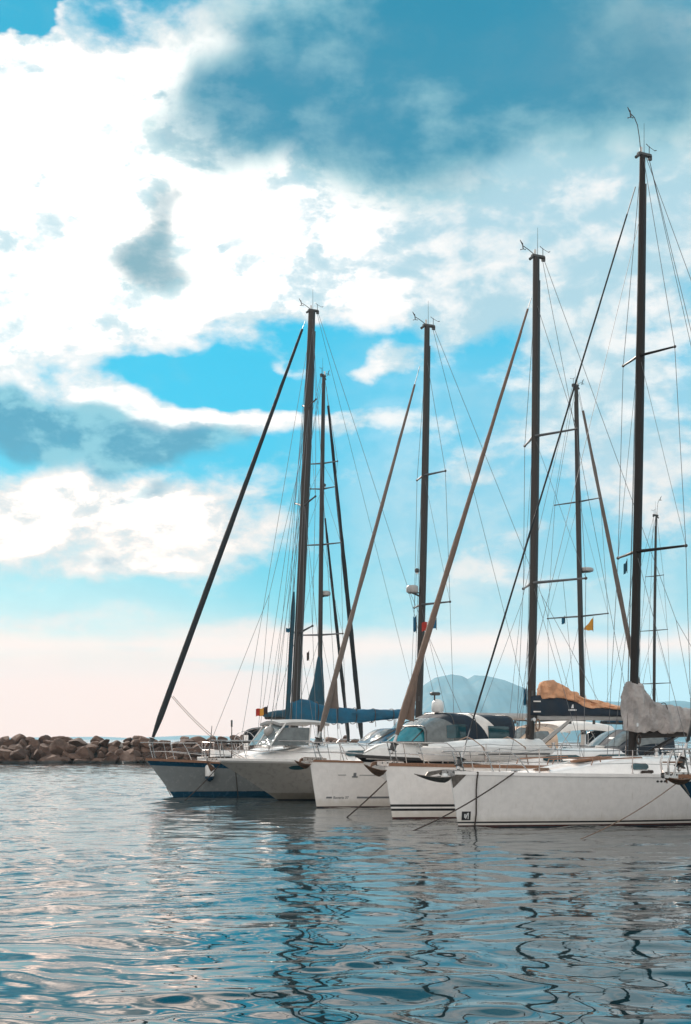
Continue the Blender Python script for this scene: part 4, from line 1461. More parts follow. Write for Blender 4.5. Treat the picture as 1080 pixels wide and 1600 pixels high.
# thruster badge, scupper and stem plate
b = A.patch('thruster_badge', 0.30, 0.50, 0.16, 0.37, 'black')
for (x0, x1, z0, z1, sl) in ((0.355, 0.385, 0.22, 0.31, 0.0), (0.395, 0.42, 0.20, 0.33, 0.02), (0.435, 0.455, 0.19, 0.34, 0.0)):
    A.patch('badge_mark', x0, x1, z0, z1, 'mark_white', proud=0.012, slant=sl).parent = b
for k in range(3):
    A.patch('scupper', 4.83 + 0.1 * k, 4.90 + 0.1 * k, 1.045, 1.10, 'plastic_dark', oval=True)
sp = MB()
for sgn in (-1, 1):
    sp.slab([[A.skin(A.stem(z) + 0.01 + q * max(0.02, (z - 0.92)) * 1.0, z, sgn, 0.006) for q in (0, 0.5, 1)] for z in (0.94, 1.05, 1.15, 1.26)], 0.006, 'galv')
sp.build('stem_plate', A.root)
for x in (xm - 1.1, xm - 2.3):
    for sgn in (-1, 1):
        hb = MB()
        z = A.zdeck(x) + 0.33
        y = sgn * A.deck_half(x) * 0.5
        hb.tube([(x - 0.8, y, z - 0.15), (x - 0.75, y, z - 0.02), (x + 0.75, y, z + 0.03), (x + 0.8, y, z - 0.1)], 0.016, 'teak', 7)
        hb.build('grab_rail', A.root)
for x, m in ((A.px(893, 1190).x, 'teak'),):      # a plank stowed on the side deck
    hb = MB()
    z = A.zdeck(x) + 0.30
    hb.box((x + 0.35, -0.35, z), (1.2, 0.16, 0.07), m, Matrix.Rotation(R(-4), 3, 'Y'), bevel=0.02)
    hb.build('boarding_plank', A.root)
cl = MB()
for x in (1.5, 6.1):
    y = -A.deck_half(x) + 0.16
    cl.box((x, y, A.zdeck(x, y) + 0.03), (0.08, 0.05, 0.09), 'steel')
    cl.tube([(x - 0.13, y, A.zdeck(x, y) + 0.075), (x + 0.13, y, A.zdeck(x, y) + 0.075)], 0.02, 'steel', 8)
cl.build('cleat', A.root)

# ---- B: white yacht with the navy boom bag and tan sail
B = Boat('sailboat', 'white sailboat with navy boom bag under a loose tan mainsail', 'sailboat', 601, 37.2, 27, 12.0, 3.75,
         [(0, 1.42), (3, 1.36), (6, 1.32), (12, 1.36)], 0.24, GRP, wl_bow=0.6, wl_mid=0.92,
         bands=[(0.0, 0.035, 'antifoul_red'), (0.20, 0.262, 'black'), (0.31, 0.375, 'black')])
B.deck('deck', 'teak', rail_h=0.055, rail_w=0.045)
xm = B.px(829, 1150).x
B.coachroof([(2.6, 1.50), (3.2, 1.62), (xm, 1.78), (8.0, 1.82), (8.6, 1.78)], 0.6, windows=[(4.4, 5.6, 0.35, 0.75, 'glass'), (6.0, 7.9, 0.35, 0.75, 'glass')], hatches=[(7.2, 0.4, 0.4)])
B.mast((829, 1150), (838, 402), (0.125, 0.105), 'alu', 1.78, [(911, 1.5, 0.72, 0.02, 0.034), (682, 1.25, 0.54, 0.02, 0.032)], 'vane')
B.forestay((830, 466), (611, 1178), 0.108, 0.072, 0.03, 'sail', clew=(0.075, 0.18, 0.36, -0.10), f0=0.04, f1=0.975)
B.shrouds(470, r=0.007, backstay=0.7, aft=0.6)
B.halyards([(-0.2, -0.06, 0.83), (0.19, 0.03, 0.98)])
B.stay('flag_halyard', (xm + 0.55, -1.6, 1.4), B.on_mast(911) + Vector((0.4, -0.9, 0)), 0.005, 'rope')
B.boom((838, 1120), (986, 1122), 0.085, 'plastic', vang=((843, 1164), (896, 1121), 0.055, 'plastic'), mainsheet=0.92)
B.sail_cover([(827, 1087, 1118), (838, 1086, 1118), (872, 1089, 1119), (906, 1098, 1119), (940, 1105, 1119.5), (983, 1110, 1120)], 0.17, 'cover_navy', 'boom_bag', wrinkle=0.018, seed=5.0, power=0.6)
B.sail_cover([(843, 1070, 1091), (848, 1064, 1091), (862, 1062, 1092), (878, 1071, 1093), (906, 1087, 1102), (940, 1098, 1108), (980, 1104.5, 1112)], 0.14, 'sail_backlit', 'mainsail', wrinkle=0.085, seed=9.0, power=0.9, freq=2.4, sub=100, octaves=3, fold=(0.35, 2.4, -0.4))
sb = MB()
for py in (1096, 1112):
    p, q = B.px(828, py), B.px(839, py - 0.3)
    sb.box(Vector(((p.x + q.x) / 2, -0.185, p.z)), (q.x - p.x, 0.012, 0.035), 'canvas_white')
sb.build('bag_strap', B.boom_o)
em = MB()
p = B.px(888, 1104)
em.slab([[(p.x - 0.04, -0.192, p.z - 0.05), (p.x + 0.05, -0.192, p.z - 0.05)], [(p.x, -0.190, p.z + 0.05), (p.x + 0.04, -0.190, p.z + 0.06)]], 0.006, 'mark_white')
for k in range(6):
    em.box((p.x - 0.11 + 0.047 * k, -0.195, p.z - 0.10), (0.036, 0.006, 0.045 - 0.008 * (k % 2)), 'mark_white')
em.build('bag_emblem', B.boom_o)
for y in (-0.5, 0.5):
    B.winch(8.3, y, 1.86)
    B.winch(B.m0.x + 0.5, y * 0.8, 1.84, 0.06)
B.coil(B.m0.x + 0.16, -0.13, 2.5, 'rope_tan', 0.15, True)
B.coil(B.m0.x - 0.16, -0.12, 2.3, 'rope', 0.15, True)
lr = MB()
lr.box((7.7, -0.1, 2.02), (0.75, 0.5, 0.28), 'plastic_white', bevel=0.08)
for k in (-0.2, 0.2):
    lr.box((7.7 + k, -0.1, 2.02), (0.05, 0.53, 0.31), 'plastic_dark', bevel=0.06)
lr.build('liferaft_canister', B.root)
B.pulpit(h=0.58, back=1.9, front=-0.02)
B.lifelines(B.px(720, 1190).x + 0.1, 10.6, 5)
B.anchor(0.62, 'rust', tilt=0.14, z=0.05, size=1.15)
B.sprayhood(B.px(936, 1170).x, B.px(1012, 1170).x, 1.2, 0.72, 1.66, 'cover_navy')
B.cockpit(9.2, 11.8)

# ---- C: white yacht with bare boom and beige furled genoa
C = Boat('sailboat', 'white sailboat with bare silver boom and grey stripe with lettering', 'sailboat', 484, 43.5, 27, 11.6, 3.6,
         [(0, 1.43), (3, 1.36), (6, 1.31), (11.6, 1.34)], 0.24, GRP, wl_bow=0.6, wl_mid=0.92, bands=[(0.0, 0.02, 'antifoul_red')])
C.deck('deck', 'teak', rail_h=0.035)
xm = C.px(653, 1150).x
C.coachroof([(1.9, 1.50), (2.6, 1.62), (xm, 1.80), (7.6, 1.86), (8.2, 1.8)], 0.62, windows=[(2.9, 4.2, 0.35, 0.7, 'glass'), (5.0, 7.5, 0.35, 0.75, 'glass')], hatches=[(2.9, 0.55, 0.55)])
C.mast((653, 1150), (667.5, 510), (0.120, 0.095), 'alu', 1.80, [(945, 1.13, 0.41, 0.02, 0.032), (743, 0.90, 0.27, 0.02, 0.03)], 'vane')
C.forestay((656, 572), (494, 1168), 0.095, 0.070, 0.03, 'sail_grey', clew=(0.10, 0.185, 0.42, -0.02), f0=0.04)
C.shrouds(560, r=0.007, backstay=0.6, aft=0.5)
C.halyards([(-0.2, -0.05, 0.88), (0.18, 0.04, 0.98)])
C.boom((664, 1119), (829, 1120), 0.125, 'plastic', vang=((661, 1168), (716, 1126), 0.06, 'plastic'), mainsheet=0.88)
for y in (-0.5, 0.5):
    C.winch(7.9, y, 1.90)
C.coil(C.m0.x + 0.16, -0.13, 2.4, 'rope', 0.15, True)
C.pulpit(h=0.55, back=1.75)
C.lifelines(2.6, 10.2, 5)
C.anchor(0.52, 'rust', tilt=0.10, z=0.05)
C.radar(921, -1, out=0.33, r=0.20, h=0.24)
C.deck_light(892)
C.sprayhood(C.px(782, 1160).x, C.px(838, 1160).x, 1.25, 0.78, 1.74, 'canvas_tan', 'vinyl')
C.bimini(C.px(842, 1140).x, C.px(925, 1140).x, 1.25, 2.56, 1.4, 'canvas_white')
C.cockpit(8.2, 11.4)
z = 0.285
C.patch('stripe', C.px(548, 1246).x - 0.05, 10.9, z - 0.02, z + 0.035, 'mark', nx=60)
C.patch('stripe', 0.50, 0.66, z - 0.02, z + 0.035, 'mark')
C.lettering('Bavaria 37', 0.70, z - 0.028, 0.105, 'mark', bold=0.002)
zl = 0.985
C.patch('stripe', C.px(549, 1210).x - 0.05, C.px(584, 1210).x, zl - 0.008, zl + 0.012, 'mark', nx=20)
C.patch('stripe', C.px(520, 1210).x, C.px(530, 1210).x, zl - 0.002, zl + 0.016, 'mark')
xe = C.px(540, 1210).x
C.patch('bow_emblem', xe - 0.02, xe + 0.06, zl - 0.07, zl + 0.075, 'mark', slant=0.0)
C.patch('bow_emblem', xe - 0.06, xe + 0.10, zl - 0.07, zl - 0.03, 'mark', proud=0.010)
C.patch('hull_window', C.px(588, 1211).x - 0.05, C.px(588, 1211).x + 0.55, zl - 0.05, zl + 0.055, 'glass')

# ---- E: farthest of the near row, blue and white with the blue sail cover
E = Boat('sailboat', 'white sailboat with blue sheer band and long blue boom cover', 'sailboat', 228, 50.7, 27, 13.6, 3.7,
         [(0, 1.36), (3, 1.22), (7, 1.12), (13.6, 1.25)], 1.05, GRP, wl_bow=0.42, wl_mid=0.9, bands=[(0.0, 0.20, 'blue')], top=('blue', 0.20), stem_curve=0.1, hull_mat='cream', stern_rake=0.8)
E.deck('deck', 'teak', rail_h=0.06)
xm = E.px(458, 1165).x
E.coachroof([(3.6, 1.45), (4.4, 1.72), (xm, 1.84), (9.4, 1.92), (10.0, 1.86)], 0.62, windows=[(4.7, 5.6, 0.3, 0.7, 'glass'), (6.6, 9.2, 0.3, 0.7, 'glass')], hatches=[(4.9, 0.5, 0.5)])
E.mast((458, 1165), (487.5, 486), (0.175, 0.14), 'alu', 1.84, [(990, 1.07, 0.1, 0.22, 0.036), (790, 0.9, 0.07, 0.22, 0.034), (636, 0.58, 0.07, 0.18, 0.03)], 'vane')
E.forestay((477, 502), (234, 1166), 0.115, 0.105, 0.045, 'sail_dark', f0=0.02, f1=0.98, wob=0.04)
E.shrouds(500, r=0.008, backstay=0.6, aft=0.2, chain=0.95, extra_lower=0.9)
for sgn in (-1, 1):
    for dx, py in ((-0.9, 640), (-0.45, 790), (0.75, 790), (1.1, 500), (-1.7, 520)):
        E.stay('shroud', (xm + dx, sgn * E.deck_half(xm + dx) * 0.95, E.sheer(xm)), E.on_mast(py) + Vector((0, 0.1 * sgn, 0)), 0.008)
E.stay('shroud', (xm - 1.6, -1.5, 1.25), E.on_mast(640) + Vector((0, -0.1, 0)), 0.0075)
E.halyards([(-0.42, -0.06, 0.99), (-0.34, 0.05, 0.75), (0.25, 0.04, 0.98)], r=0.008)
# furled inner sail close to the mast
st = E.stay('inner_forestay', (xm - 0.30, 0.0, 1.86), E.on_mast(905) + Vector((-0.24, 0, 0)), 0.01)
mb = MB()
a, bq = Vector((xm - 0.30, 0, 1.86)), E.on_mast(925) + Vector((-0.24, 0, 0))
mb.tube([a.lerp(bq, i / 12) for i in range(13)], [0.05] + [0.085] * 10 + [0.07, 0.03], 'cover_teal', 9)
mb.build('furled_sail', st)
E.boom((468, 1128), (653, 1115), 0.10, 'plastic', mainsheet=0.8)
E.sail_cover([(455, 1097, 1129), (460, 1094, 1130), (471, 1091, 1130), (483, 1094, 1130), (503, 1102, 1130), (525, 1105, 1130), (561, 1108, 1129), (613, 1109, 1124), (650, 1107, 1118)], 0.24, 'cover_blue', wrinkle=0.04, seed=12.0, sub=90, freq=2.2)
E.ties([(475, 1091, 1130), (503, 1102, 1130), (525, 1105, 1130), (561, 1108, 1129), (613, 1109, 1124), (650, 1107, 1118)], 0.25, 6, r=0.014)
E.coil(E.m0.x + 0.2, -0.2, 2.9, 'rope_tan', 0.17, True)
E.pulpit(h=0.60, back=2.1, front=-0.15)
E.lifelines(3.4, 12.2, 5)
E.cockpit(10.2, 13.0)
E.sprayhood(9.0, 10.6, 1.3, 0.7, 1.82, 'cover_blue')
for k in (0, 1):
    p = E.px(268 + 3 * k, 1088)
    q = Vector((3.6 + 0.15 * k, -0.75, 1.28))
    mb = MB()
    mb.tube([p.lerp(q, i / 14) + Vector((0, 0, -0.22 * 4 * (i / 14) * (1 - i / 14))) for i in range(15)], 0.010, 'rope_tan', 6)
    mb.build('jib_sheet', E.root)
pb = MB()
pb.tube([(2.3, -0.9, 1.98), (6.0, -1.25, 2.02)], 0.035, 'alu', 8)
pb.build('whisker_pole', E.root)
for px_, top in ((367, 1125), (331, 1134)):
    p = E.px(px_, 1150)
    ab = MB()
    tp = E.px(px_ + (0 if px_ > 350 else 5), top)
    ab.tube([(p.x, 0.3, 1.3), (tp.x, 0.3, tp.z)], [0.03, 0.012], 'plastic_dark', 6)
    if px_ > 350:
        ab.tube([(tp.x, 0.3, tp.z - 0.25), (tp.x, 0.3, tp.z)], 0.035, 'plastic_dark', 7)
    ab.build('antenna', E.root)
E.stay('bobstay', (E.stem(0.08) - 0.04, 0, 0.06), (E.stem(0.35) - 0.02, 0, 0.36), 0.014, 'rope')

# ---- D: motor yacht with flared bow
D = Boat('motor_yacht', 'grey white motor yacht with raked flared bow and dark oval porthole', 'motor yacht', 335, 47.2, 27, 10.8, 3.3,
         [(0, 1.42), (3, 1.36), (6, 1.28), (10.8, 1.2)], 2.35, None, wl_bow=0.5, wl_mid=0.9, power=2.4, bands=[(0.0, 0.05, 'black'), (0.05, 0.27, 'taupe_dark')], hull_mat='taupe', top=('white', 0.09), chine=(0.22, 0.86), stem_curve=0.10)  # black strip at the waterline paints in the shadow under the hull
D.deck('deck', 'plastic_white', rail_h=0.05)
D.coachroof([(1.3, 1.50), (2.2, 1.66), (3.2, 1.80), (4.1, 1.86), (5.2, 1.9), (8.6, 1.9), (9.2, 1.8)], 0.72, inset=0.78, name='cabin', windows=[(4.4, 5.4, 0.38, 0.72, 'glass'), (5.6, 6.8, 0.38, 0.72, 'glass'), (7.0, 8.2, 0.38, 0.72, 'glass')], hatches=[(2.9, 0.5, 0.5)])
p0, p1 = D.px(433 - 10, 1197), D.px(433 + 8, 1197)
D.patch('porthole', 2.30, 2.86, 1.07, 1.215, 'glass', oval=True)
# wheelhouse: raked windscreen, pillars and a hardtop
x0, x1 = D.px(428, 1140).x, D.px(428, 1140).x + 1.7
zr = 2.64
wh = MB()
hr = [[(x0 - 0.15 + 1.8 * f, 0.95 * a * (1 - 0.12 * (1 - f) ** 3), zr + 0.10 * math.cos(a * math.pi / 2) - 0.05 * (2 * f - 1) ** 2) for a in [-1 + 2 * j / 12 for j in range(13)]] for f in [i / 10 for i in range(11)]]
wh.slab(hr, 0.09, 'plastic')
ht = wh.build('hardtop', D.root)
for sgn in (-1, 1):
    for (xa, xb) in ((x0 - 0.55, x0 + 0.05), (x0 + 0.9, x0 + 1.0), (x1 - 0.2, x1 - 0.2)):
        wp = MB()
        wp.tube([(xa, sgn * 0.90, 1.86), (xb, sgn * 0.86, zr)], 0.028, 'plastic_white', 8)
        wp.build('pillar', ht)
wp = MB()
wp.tube([(x0 - 0.62, 0, 1.9), (x0 - 0.05, 0, zr + 0.05)], 0.028, 'plastic_white', 8)
wp.build('pillar', ht)
wg = MB()
for sgn in (-1, 1):
    wg.slab([[(x0 - 0.56, sgn * 0.88, 1.88), (x0 + 0.0, sgn * 0.82, zr - 0.10)], [(x0 - 0.62, sgn * 0.04, 1.91), (x0 - 0.06, sgn * 0.04, zr - 0.02)]], 0.012, 'vinyl')
    wg.slab([[(x0 - 0.5, sgn * 0.9, 1.9), (x0 + 0.05, sgn * 0.85, zr - 0.15)], [(x0 + 0.9, sgn * 0.9, 1.9), (x0 + 0.95, sgn * 0.85, zr - 0.15)]], 0.012, 'vinyl')
wg.build('windscreen', D.root)
dm = MB()
q = D.px(417, 1143)
dm.ball((q.x, -0.2, q.z), 0.19, 'plastic', 16, 10, (1, 1, 0.98))
dm.tube([(q.x, -0.2, 1.75), (q.x, -0.2, q.z - 0.17)], 0.03, 'plastic_white', 8)
dm.build('radar_dome', D.root)
D.pulpit(h=0.62, back=3.4, front=-0.05, mid=True)
D.lifelines(4.0, 9.6, 4, h=0.62)
D.anchor(0.28, 'rust', tilt=0.25, z=0.0, size=0.8)
D.cockpit(8.9, 10.6, wheel=False)

# ---- M: motor boat squeezed between B and C
Mb = Boat('motor_cruiser', 'white motor cruiser with navy canopy and teal windscreen between two sailboats', 'motor boat', 556, 40.7, 27, 9.6, 2.5,
          [(0, 1.60), (2, 1.48), (5, 1.30), (9.6, 1.2)], 1.9, None, wl_bow=0.4, wl_mid=0.9, power=2.4, bands=[(0.0, 0.10, 'navy')], top=('black', 0.16), chine=(0.2, 0.85), stem_curve=0.3)
Mb.deck('plastic_white', 'black', rail_h=0.06, camber=0.18)
xw = Mb.px(598, 1160).x
Mb.coachroof([(0.28, 1.70), (0.7, 1.90), (1.3, 2.02), (xw, 2.10), (xw + 2.2, 2.06), (5.4, 1.98)], 0.88, inset=0.74, name='foredeck_cabin', m='plastic_white', windows=[(2.2, 3.6, 0.30, 0.55, 'glass')])
wx = Mb.px(606, 1155).x
wz0, wz1 = 2.08, 2.46
fr = MB()
outline = []
gl = MB()
top = []
for a in [-1 + 2 * j / 16 for j in range(17)]:
    an = a * math.pi / 2
    bx_, by_ = wx + 1.5 * (1 - math.cos(an)), 0.88 * math.sin(an)
    tx_, ty_ = wx + 0.62 + 1.25 * (1 - math.cos(an)), 0.78 * math.sin(an)
    top.append(((bx_, by_, wz0 - 0.06), (tx_, ty_, wz1)))
gl.slab([[Vector(b_).lerp(Vector(t_), k / 3) for k in range(4)] for b_, t_ in top], 0.012, 'glass_teal')
gl.build('windscreen', Mb.root)
fr.tube([t_ for b_, t_ in top], 0.025, 'plastic_dark', 7)
fr.tube([b_ for b_, t_ in top], 0.02, 'plastic_dark', 7)
for j in (0, 4, 8, 12, 16):
    fr.tube([top[j][0], top[j][1]], 0.02, 'plastic_dark', 7)
fr.build('windscreen_frame', Mb.root)
# canopy: clear front, navy sides with a pale band
cx0 = wx + 0.75
cL = Mb.px(775, 1150).x - cx0


def can(f, a):
    h0 = 2.44
    zt = h0 + 0.42 * math.sin(min(1, f / 0.35) * math.pi / 2) - 0.10 * max(0, f - 0.35)
    zb = 1.5
    an = a * math.pi / 2
    y = math.copysign(abs(math.sin(an)) ** 0.36, an) * (0.84 + 0.22 * min(1, f * 3))
    return Vector((cx0 + cL * f, y, lerp(lerp(2.0, zb, min(1, f * 4)), zt, abs(math.cos(an)) ** 0.34)))


cb = MB()
for f0, f1, m in ((0.0, 0.16, 'vinyl'), (0.16, 0.46, 'cover_navy'), (0.46, 0.62, 'canvas_white'), (0.62, 1.0, 'cover_navy')):
    # seams lean aft down the sides like the photograph's pale band
    cb.slab([[can(min(1, lerp(f0, f1, i / 6) + 0.26 * (abs(-1 + 2 * j / 24) ** 2) * (1 if f0 > 0 or i > 0 else 0) * (0 if (f1 == 1.0 and i == 6) else 1)), -1 + 2 * j / 24) for j in range(25)] for i in range(7)], 0.022, m)
cn = cb.build('canopy', Mb.root)
hb = MB()
for f in (0.02, 0.30, 0.55, 0.98):
    hb.tube([can(f, -1 + 2 * j / 24) + Vector((0, 0, 0.02)) for j in range(25)], 0.016, 'plastic_dark', 7)
hb.build('canopy_hoop', cn)
for f0, f1, a0, a1 in ((0.22, 0.42, -0.93, -0.70), (0.68, 0.92, -0.93, -0.72), (0.22, 0.42, 0.70, 0.93), (0.68, 0.92, 0.72, 0.93)):
    g = []
    for i in range(6):
        row = []
        for j in range(6):
            aa = lerp(a0, a1, j / 5)
            pp = can(min(1, lerp(f0, f1, i / 5)), aa)
            pp.y += math.copysign(0.03, pp.y)
            row.append(pp)
        g.append(row)
    vb = MB()
    vb.slab(g, 0.01, 'glass')
    vb.build('window', cn)
ra = MB()
q = Mb.px(684, 1113)
ra.tube([(q.x, -0.9, 1.9), (q.x, -0.75, q.z - 0.15), (q.x, -0.3, q.z - 0.02), (q.x, 0.3, q.z - 0.02), (q.x, 0.75, q.z - 0.15), (q.x, 0.9, 1.9)], 0.035, 'plastic_white', 9)
arch = ra.build('radar_arch', Mb.root)
ra = MB()
ra.loft([[(q.x + r_ * math.cos(2 * math.pi * k / 18), r_ * math.sin(2 * math.pi * k / 18), q.z + z_) for k in range(18)] for r_, z_ in ((0.15, 0.0), (0.185, 0.06), (0.185, 0.20), (0.17, 0.30), (0.11, 0.37), (0.04, 0.39))], 'plastic_white')
ra.build('radar_dome', arch)
ra = MB()
q2 = Mb.px(680, 1084)
ra.tube([(q2.x - 0.02, 0.0, q.z), (q2.x - 0.02, 0.0, q2.z - 0.05)], 0.025, 'plastic_dark', 8)
ra.box((q2.x, 0, q2.z), (0.30, 0.16, 0.10), 'plastic_dark', bevel=0.03)
ra.build('radar_scanner', arch)
wb = MB()
wb.tube([Mb.px(568, 1163) + Vector((0, -0.3, 0)), Mb.px(600, 1143) + Vector((0, -0.5, 0)), Mb.px(622, 1128) + Vector((0, -0.5, 0)), Mb.px(640, 1124) + Vector((0, -0.5, 0))], 0.018, 'plastic_dark', 7)
wb.build('handrail', Mb.root)
Mb.cockpit(5.6, 9.4, wheel=False)

# ---- K: bow of the next boat, cut by the right edge of the photograph
K = Boat('sailboat', 'navy hulled sailboat whose steel bow rail and anchor enter at right edge', 'sailboat', 1051, 29.4, 27, 12.5, 3.8,
         [(0, 1.32), (3, 1.25), (7, 1.2), (12.5, 1.25)], 1.25, GRP, wl_bow=0.4, wl_mid=0.9, bands=[(0.0, 0.08, 'antifoul_red')], hull_mat='navy', top=('white', 0.10), stem_curve=0.2)
K.deck('deck', 'teak', rail_h=0.05)
K.coachroof([(3.4, 1.4), (4.2, 1.62), (8.6, 1.75), (9.3, 1.7)], 0.62, windows=[(4.6, 6.2, 0.3, 0.7, 'glass'), (6.6, 8.4, 0.3, 0.7, 'glass')], hatches=[(4.3, 0.5, 0.5)])
K.mast((1330, 1180), (1352, 190), (0.12, 0.09), 'alu', 1.68, [(880, 1.3, 0.4, 0.02, 0.034), (560, 1.0, 0.3, 0.02, 0.03)], 'vane')
K.forestay((1345, 250), (1060, 1205), 0.07, 0.062, 0.035, 'sail_dark', f0=0.045)
K.shrouds(None, r=0.007, backstay=0.6, aft=0.5)
K.boom((1340, 1150), (1480, 1146), 0.09, 'alu', mainsheet=0.9)
K.sail_cover([(1330, 1080, 1146), (1360, 1090, 1147), (1420, 1110, 1147), (1475, 1125, 1146)], 0.17, 'cover_teal', wrinkle=0.05, seed=21.0)
K.pulpit(h=0.56, back=1.9, front=-0.20, r=0.018)
K.lifelines(2.6, 10.8, 5)
K.anchor(0.24, 'rust', tilt=0.02, z=0.03, size=0.95, endx=0.24)
K.cockpit(9.3, 12.2)
K.sprayhood(8.2, 9.7, 1.2, 0.65, 1.66, 'cover_navy')
kb = MB()
for sgn in (-1, 1):
    kb.tube([(-0.18, sgn * 0.10, 1.36), (-0.22, sgn * 0.12, 1.62), (-0.12, sgn * 0.14, 1.86)], 0.022, 'steel', 7)
    kb.tube([(-0.05, sgn * 0.10, 1.36), (0.0, sgn * 0.12, 1.62), (0.1, sgn * 0.14, 1.8)], 0.022, 'steel', 7)
kb.tube([(0.22, -0.03, 1.20), (0.30, -0.05, 1.08), (0.40, -0.06, 0.93)], [0.03, 0.022, 0.012], 'galv', 7)
kb.box((0.0, 0, 1.62), (0.34, 0.24, 0.03), 'teak')
kb.tube([(-0.16, -0.13, 1.84), (-0.16, 0.13, 1.84)], 0.03, 'steel', 8)
kb.build('bow_ladder', K.root)

# ---- boats on the far side of the quay
def far_boat(name, label, tip_px, d, th, L, B_, mast, r, spr, fore, fmat, frad, seed, cover, cmat, mtop='vane', caps=None, group='sailboats berthed beyond the quay', inner=None, cw=0.2, hull_mat='white'):
    b = Boat(name, label, 'sailboat', tip_px, d, th, L, B_, [(0, 1.5), (L * 0.5, 1.3), (L, 1.35)], 0.7, group, wl_bow=0.5, wl_mid=0.9, bands=[(0.0, 0.05, 'navy'), (0.16, 0.22, 'navy')], hull_mat=hull_mat)
    b.deck()
    b.mast(*mast, r, 'alu', 1.85, spr, mtop)
    xm = b.m0.x
    b.coachroof([(xm - 2.2, 1.55), (xm - 1.3, 1.8), (xm + 3.2, 1.95), (xm + 3.8, 1.9)], 0.62, windows=[(xm - 0.9, xm + 0.4, 0.3, 0.7, 'glass'), (xm + 0.8, xm + 3.0, 0.3, 0.7, 'glass')], hatches=[(xm - 1.1, 0.5, 0.5)])
    if fore:
        b.forestay(fore, Vector((0.25, 0, 1.55)), frad[0], frad[1], frad[2], fmat, f0=0.03)
    if inner:
        b.forestay(inner[0], inner[1], 0.085, 0.075, 0.035, fmat, f0=0.03, drum=True)
    b.shrouds(caps, r=0.0095, backstay=0.6, aft=0.4)
    b.halyards([(-0.2, -0.05, 0.9), (0.2, 0.05, 0.97)], r=0.008)
    e = Vector((xm + 4.6, 0, 3.0))
    mbx = MB()
    mbx.tube([(xm + 0.12, 0, 2.95), e], 0.09, 'alu', 10)
    b.boom_o = mbx.build('boom', b.root)
    b.stay('topping_lift', e, b.m1 + Vector((0.2, 0, 0)), 0.007, 'rope')
    # cover laid directly in the boat's own metres
    c = MB()
    rings = []
    for i in range(41):
        x = lerp(cover[0][0], cover[-1][0], i / 40)
        zt = interp(x, [q[0] for q in cover], [q[1] for q in cover])
        zb = 3.0
        ring = []
        for k in range(18):
            a = 2 * math.pi * k / 18
            nz = mnoise.fractal(Vector((x * 2, seed, math.sin(a) + seed)), 0.9, 2.1, 4)
            hh = (math.copysign(abs(math.sin(a)) ** 0.75, math.sin(a)) + 1) / 2
            ring.append((xm + x, math.cos(a) * cw * (1.1 - 0.5 * hh) + 0.04 * nz, lerp(zb, zt, hh) + 0.03 * nz))
        rings.append(ring)
    c.loft(rings, cmat)
    c.build('sail_cover', b.boom_o, sharp=60)
    b.pulpit(back=1.8)
    b.lifelines(2.6, L - 1.4, 5)
    b.cockpit(xm + 4.0, L - 0.3)
    b.sprayhood(xm + 3.0, xm + 4.5, 1.2, 0.7, 1.9, 'cover_navy')
    b.anchor(0.5)
    return b


Fb = far_boat('sailboat', 'white sailboat behind blue boom cover with two dark furled headsails', 571, 66, math.degrees(math.atan2(-0.887, -0.46)), 12.0, 3.7,
              ((499.5, 1150), (506, 588)), (0.135, 0.10), [(992, 1.12, 0.05, 0.02, 0.034), (851, 0.98, 0.05, 0.02, 0.032), (764, 0.62, -0.05, 0.06, 0.03), (724, 0.76, 0.05, 0.02, 0.03)],
              (510, 604), 'sail_dark', (0.115, 0.10, 0.05), 3.0, [(-0.1, 5.95), (0.15, 5.7), (0.5, 4.6), (1.0, 3.75), (1.8, 3.5), (4.6, 3.2)], 'cover_teal', inner=((506, 790), Vector((1.6, 0, 1.6))))
Fb.radar(926, -1, out=0.32, r=0.27, h=0.22)
Fb.deck_light(757)
Gb = far_boat('sailboat', 'white sailboat right of centre with pale furled genoa and saucer radar on mast', 1022, 69.5, math.degrees(math.atan2(-0.655, -0.756)), 12.2, 3.8,
              ((912, 1150), (900.5, 603)), (0.15, 0.11), [(963, 1.8, 0.28, 0.0, 0.034), (784, 1.36, 0.1, 0.0, 0.032)],
              (905, 612), 'sail_grey', (0.14, 0.11, 0.05), 6.0, [(-0.1, 4.2), (0.3, 3.8), (1.5, 3.5), (4.6, 3.2)], 'canvas_white')
Gb.radar(889, -1, out=0.42, r=0.36, h=0.2)
Hb = far_boat('sailboat', 'most distant sailboat at right, thin short mast with curved wind sensor arm', 1160, 84, math.degrees(math.atan2(-0.655, -0.756)), 9.6, 3.1,
              ((1022, 1150), (1025.5, 806)), (0.10, 0.06), [(1068, 1.1, 0.1, 0.0, 0.024), (985, 0.9, 0.1, 0.0, 0.024), (900, 0.6, 0.1, 0.0, 0.024)],
              None, 'sail_grey', (0.1, 0.08, 0.05), 8.0, [(-0.1, 3.9), (0.3, 3.6), (1.5, 3.4), (4.2, 3.2)], 'cover_blue', mtop='tall')

# ------------------------------------------------------------------ loose things
# inflatable dinghy lying keel up on B's foredeck
dx0, dx1 = B.px(664, 1165).x, B.px(846, 1165).x
dg = empty('dinghy', B.to_world((dx0, 0, 1.52)), B.th)
tag(dg, 'white inflatable dinghy lashed upside down on foredeck before the mast', 'dinghy')
Ld = dx1 - dx0


def dring(f):
    return 0.74 * (1 - (1 - min(1, f / 0.42)) ** 2.2)


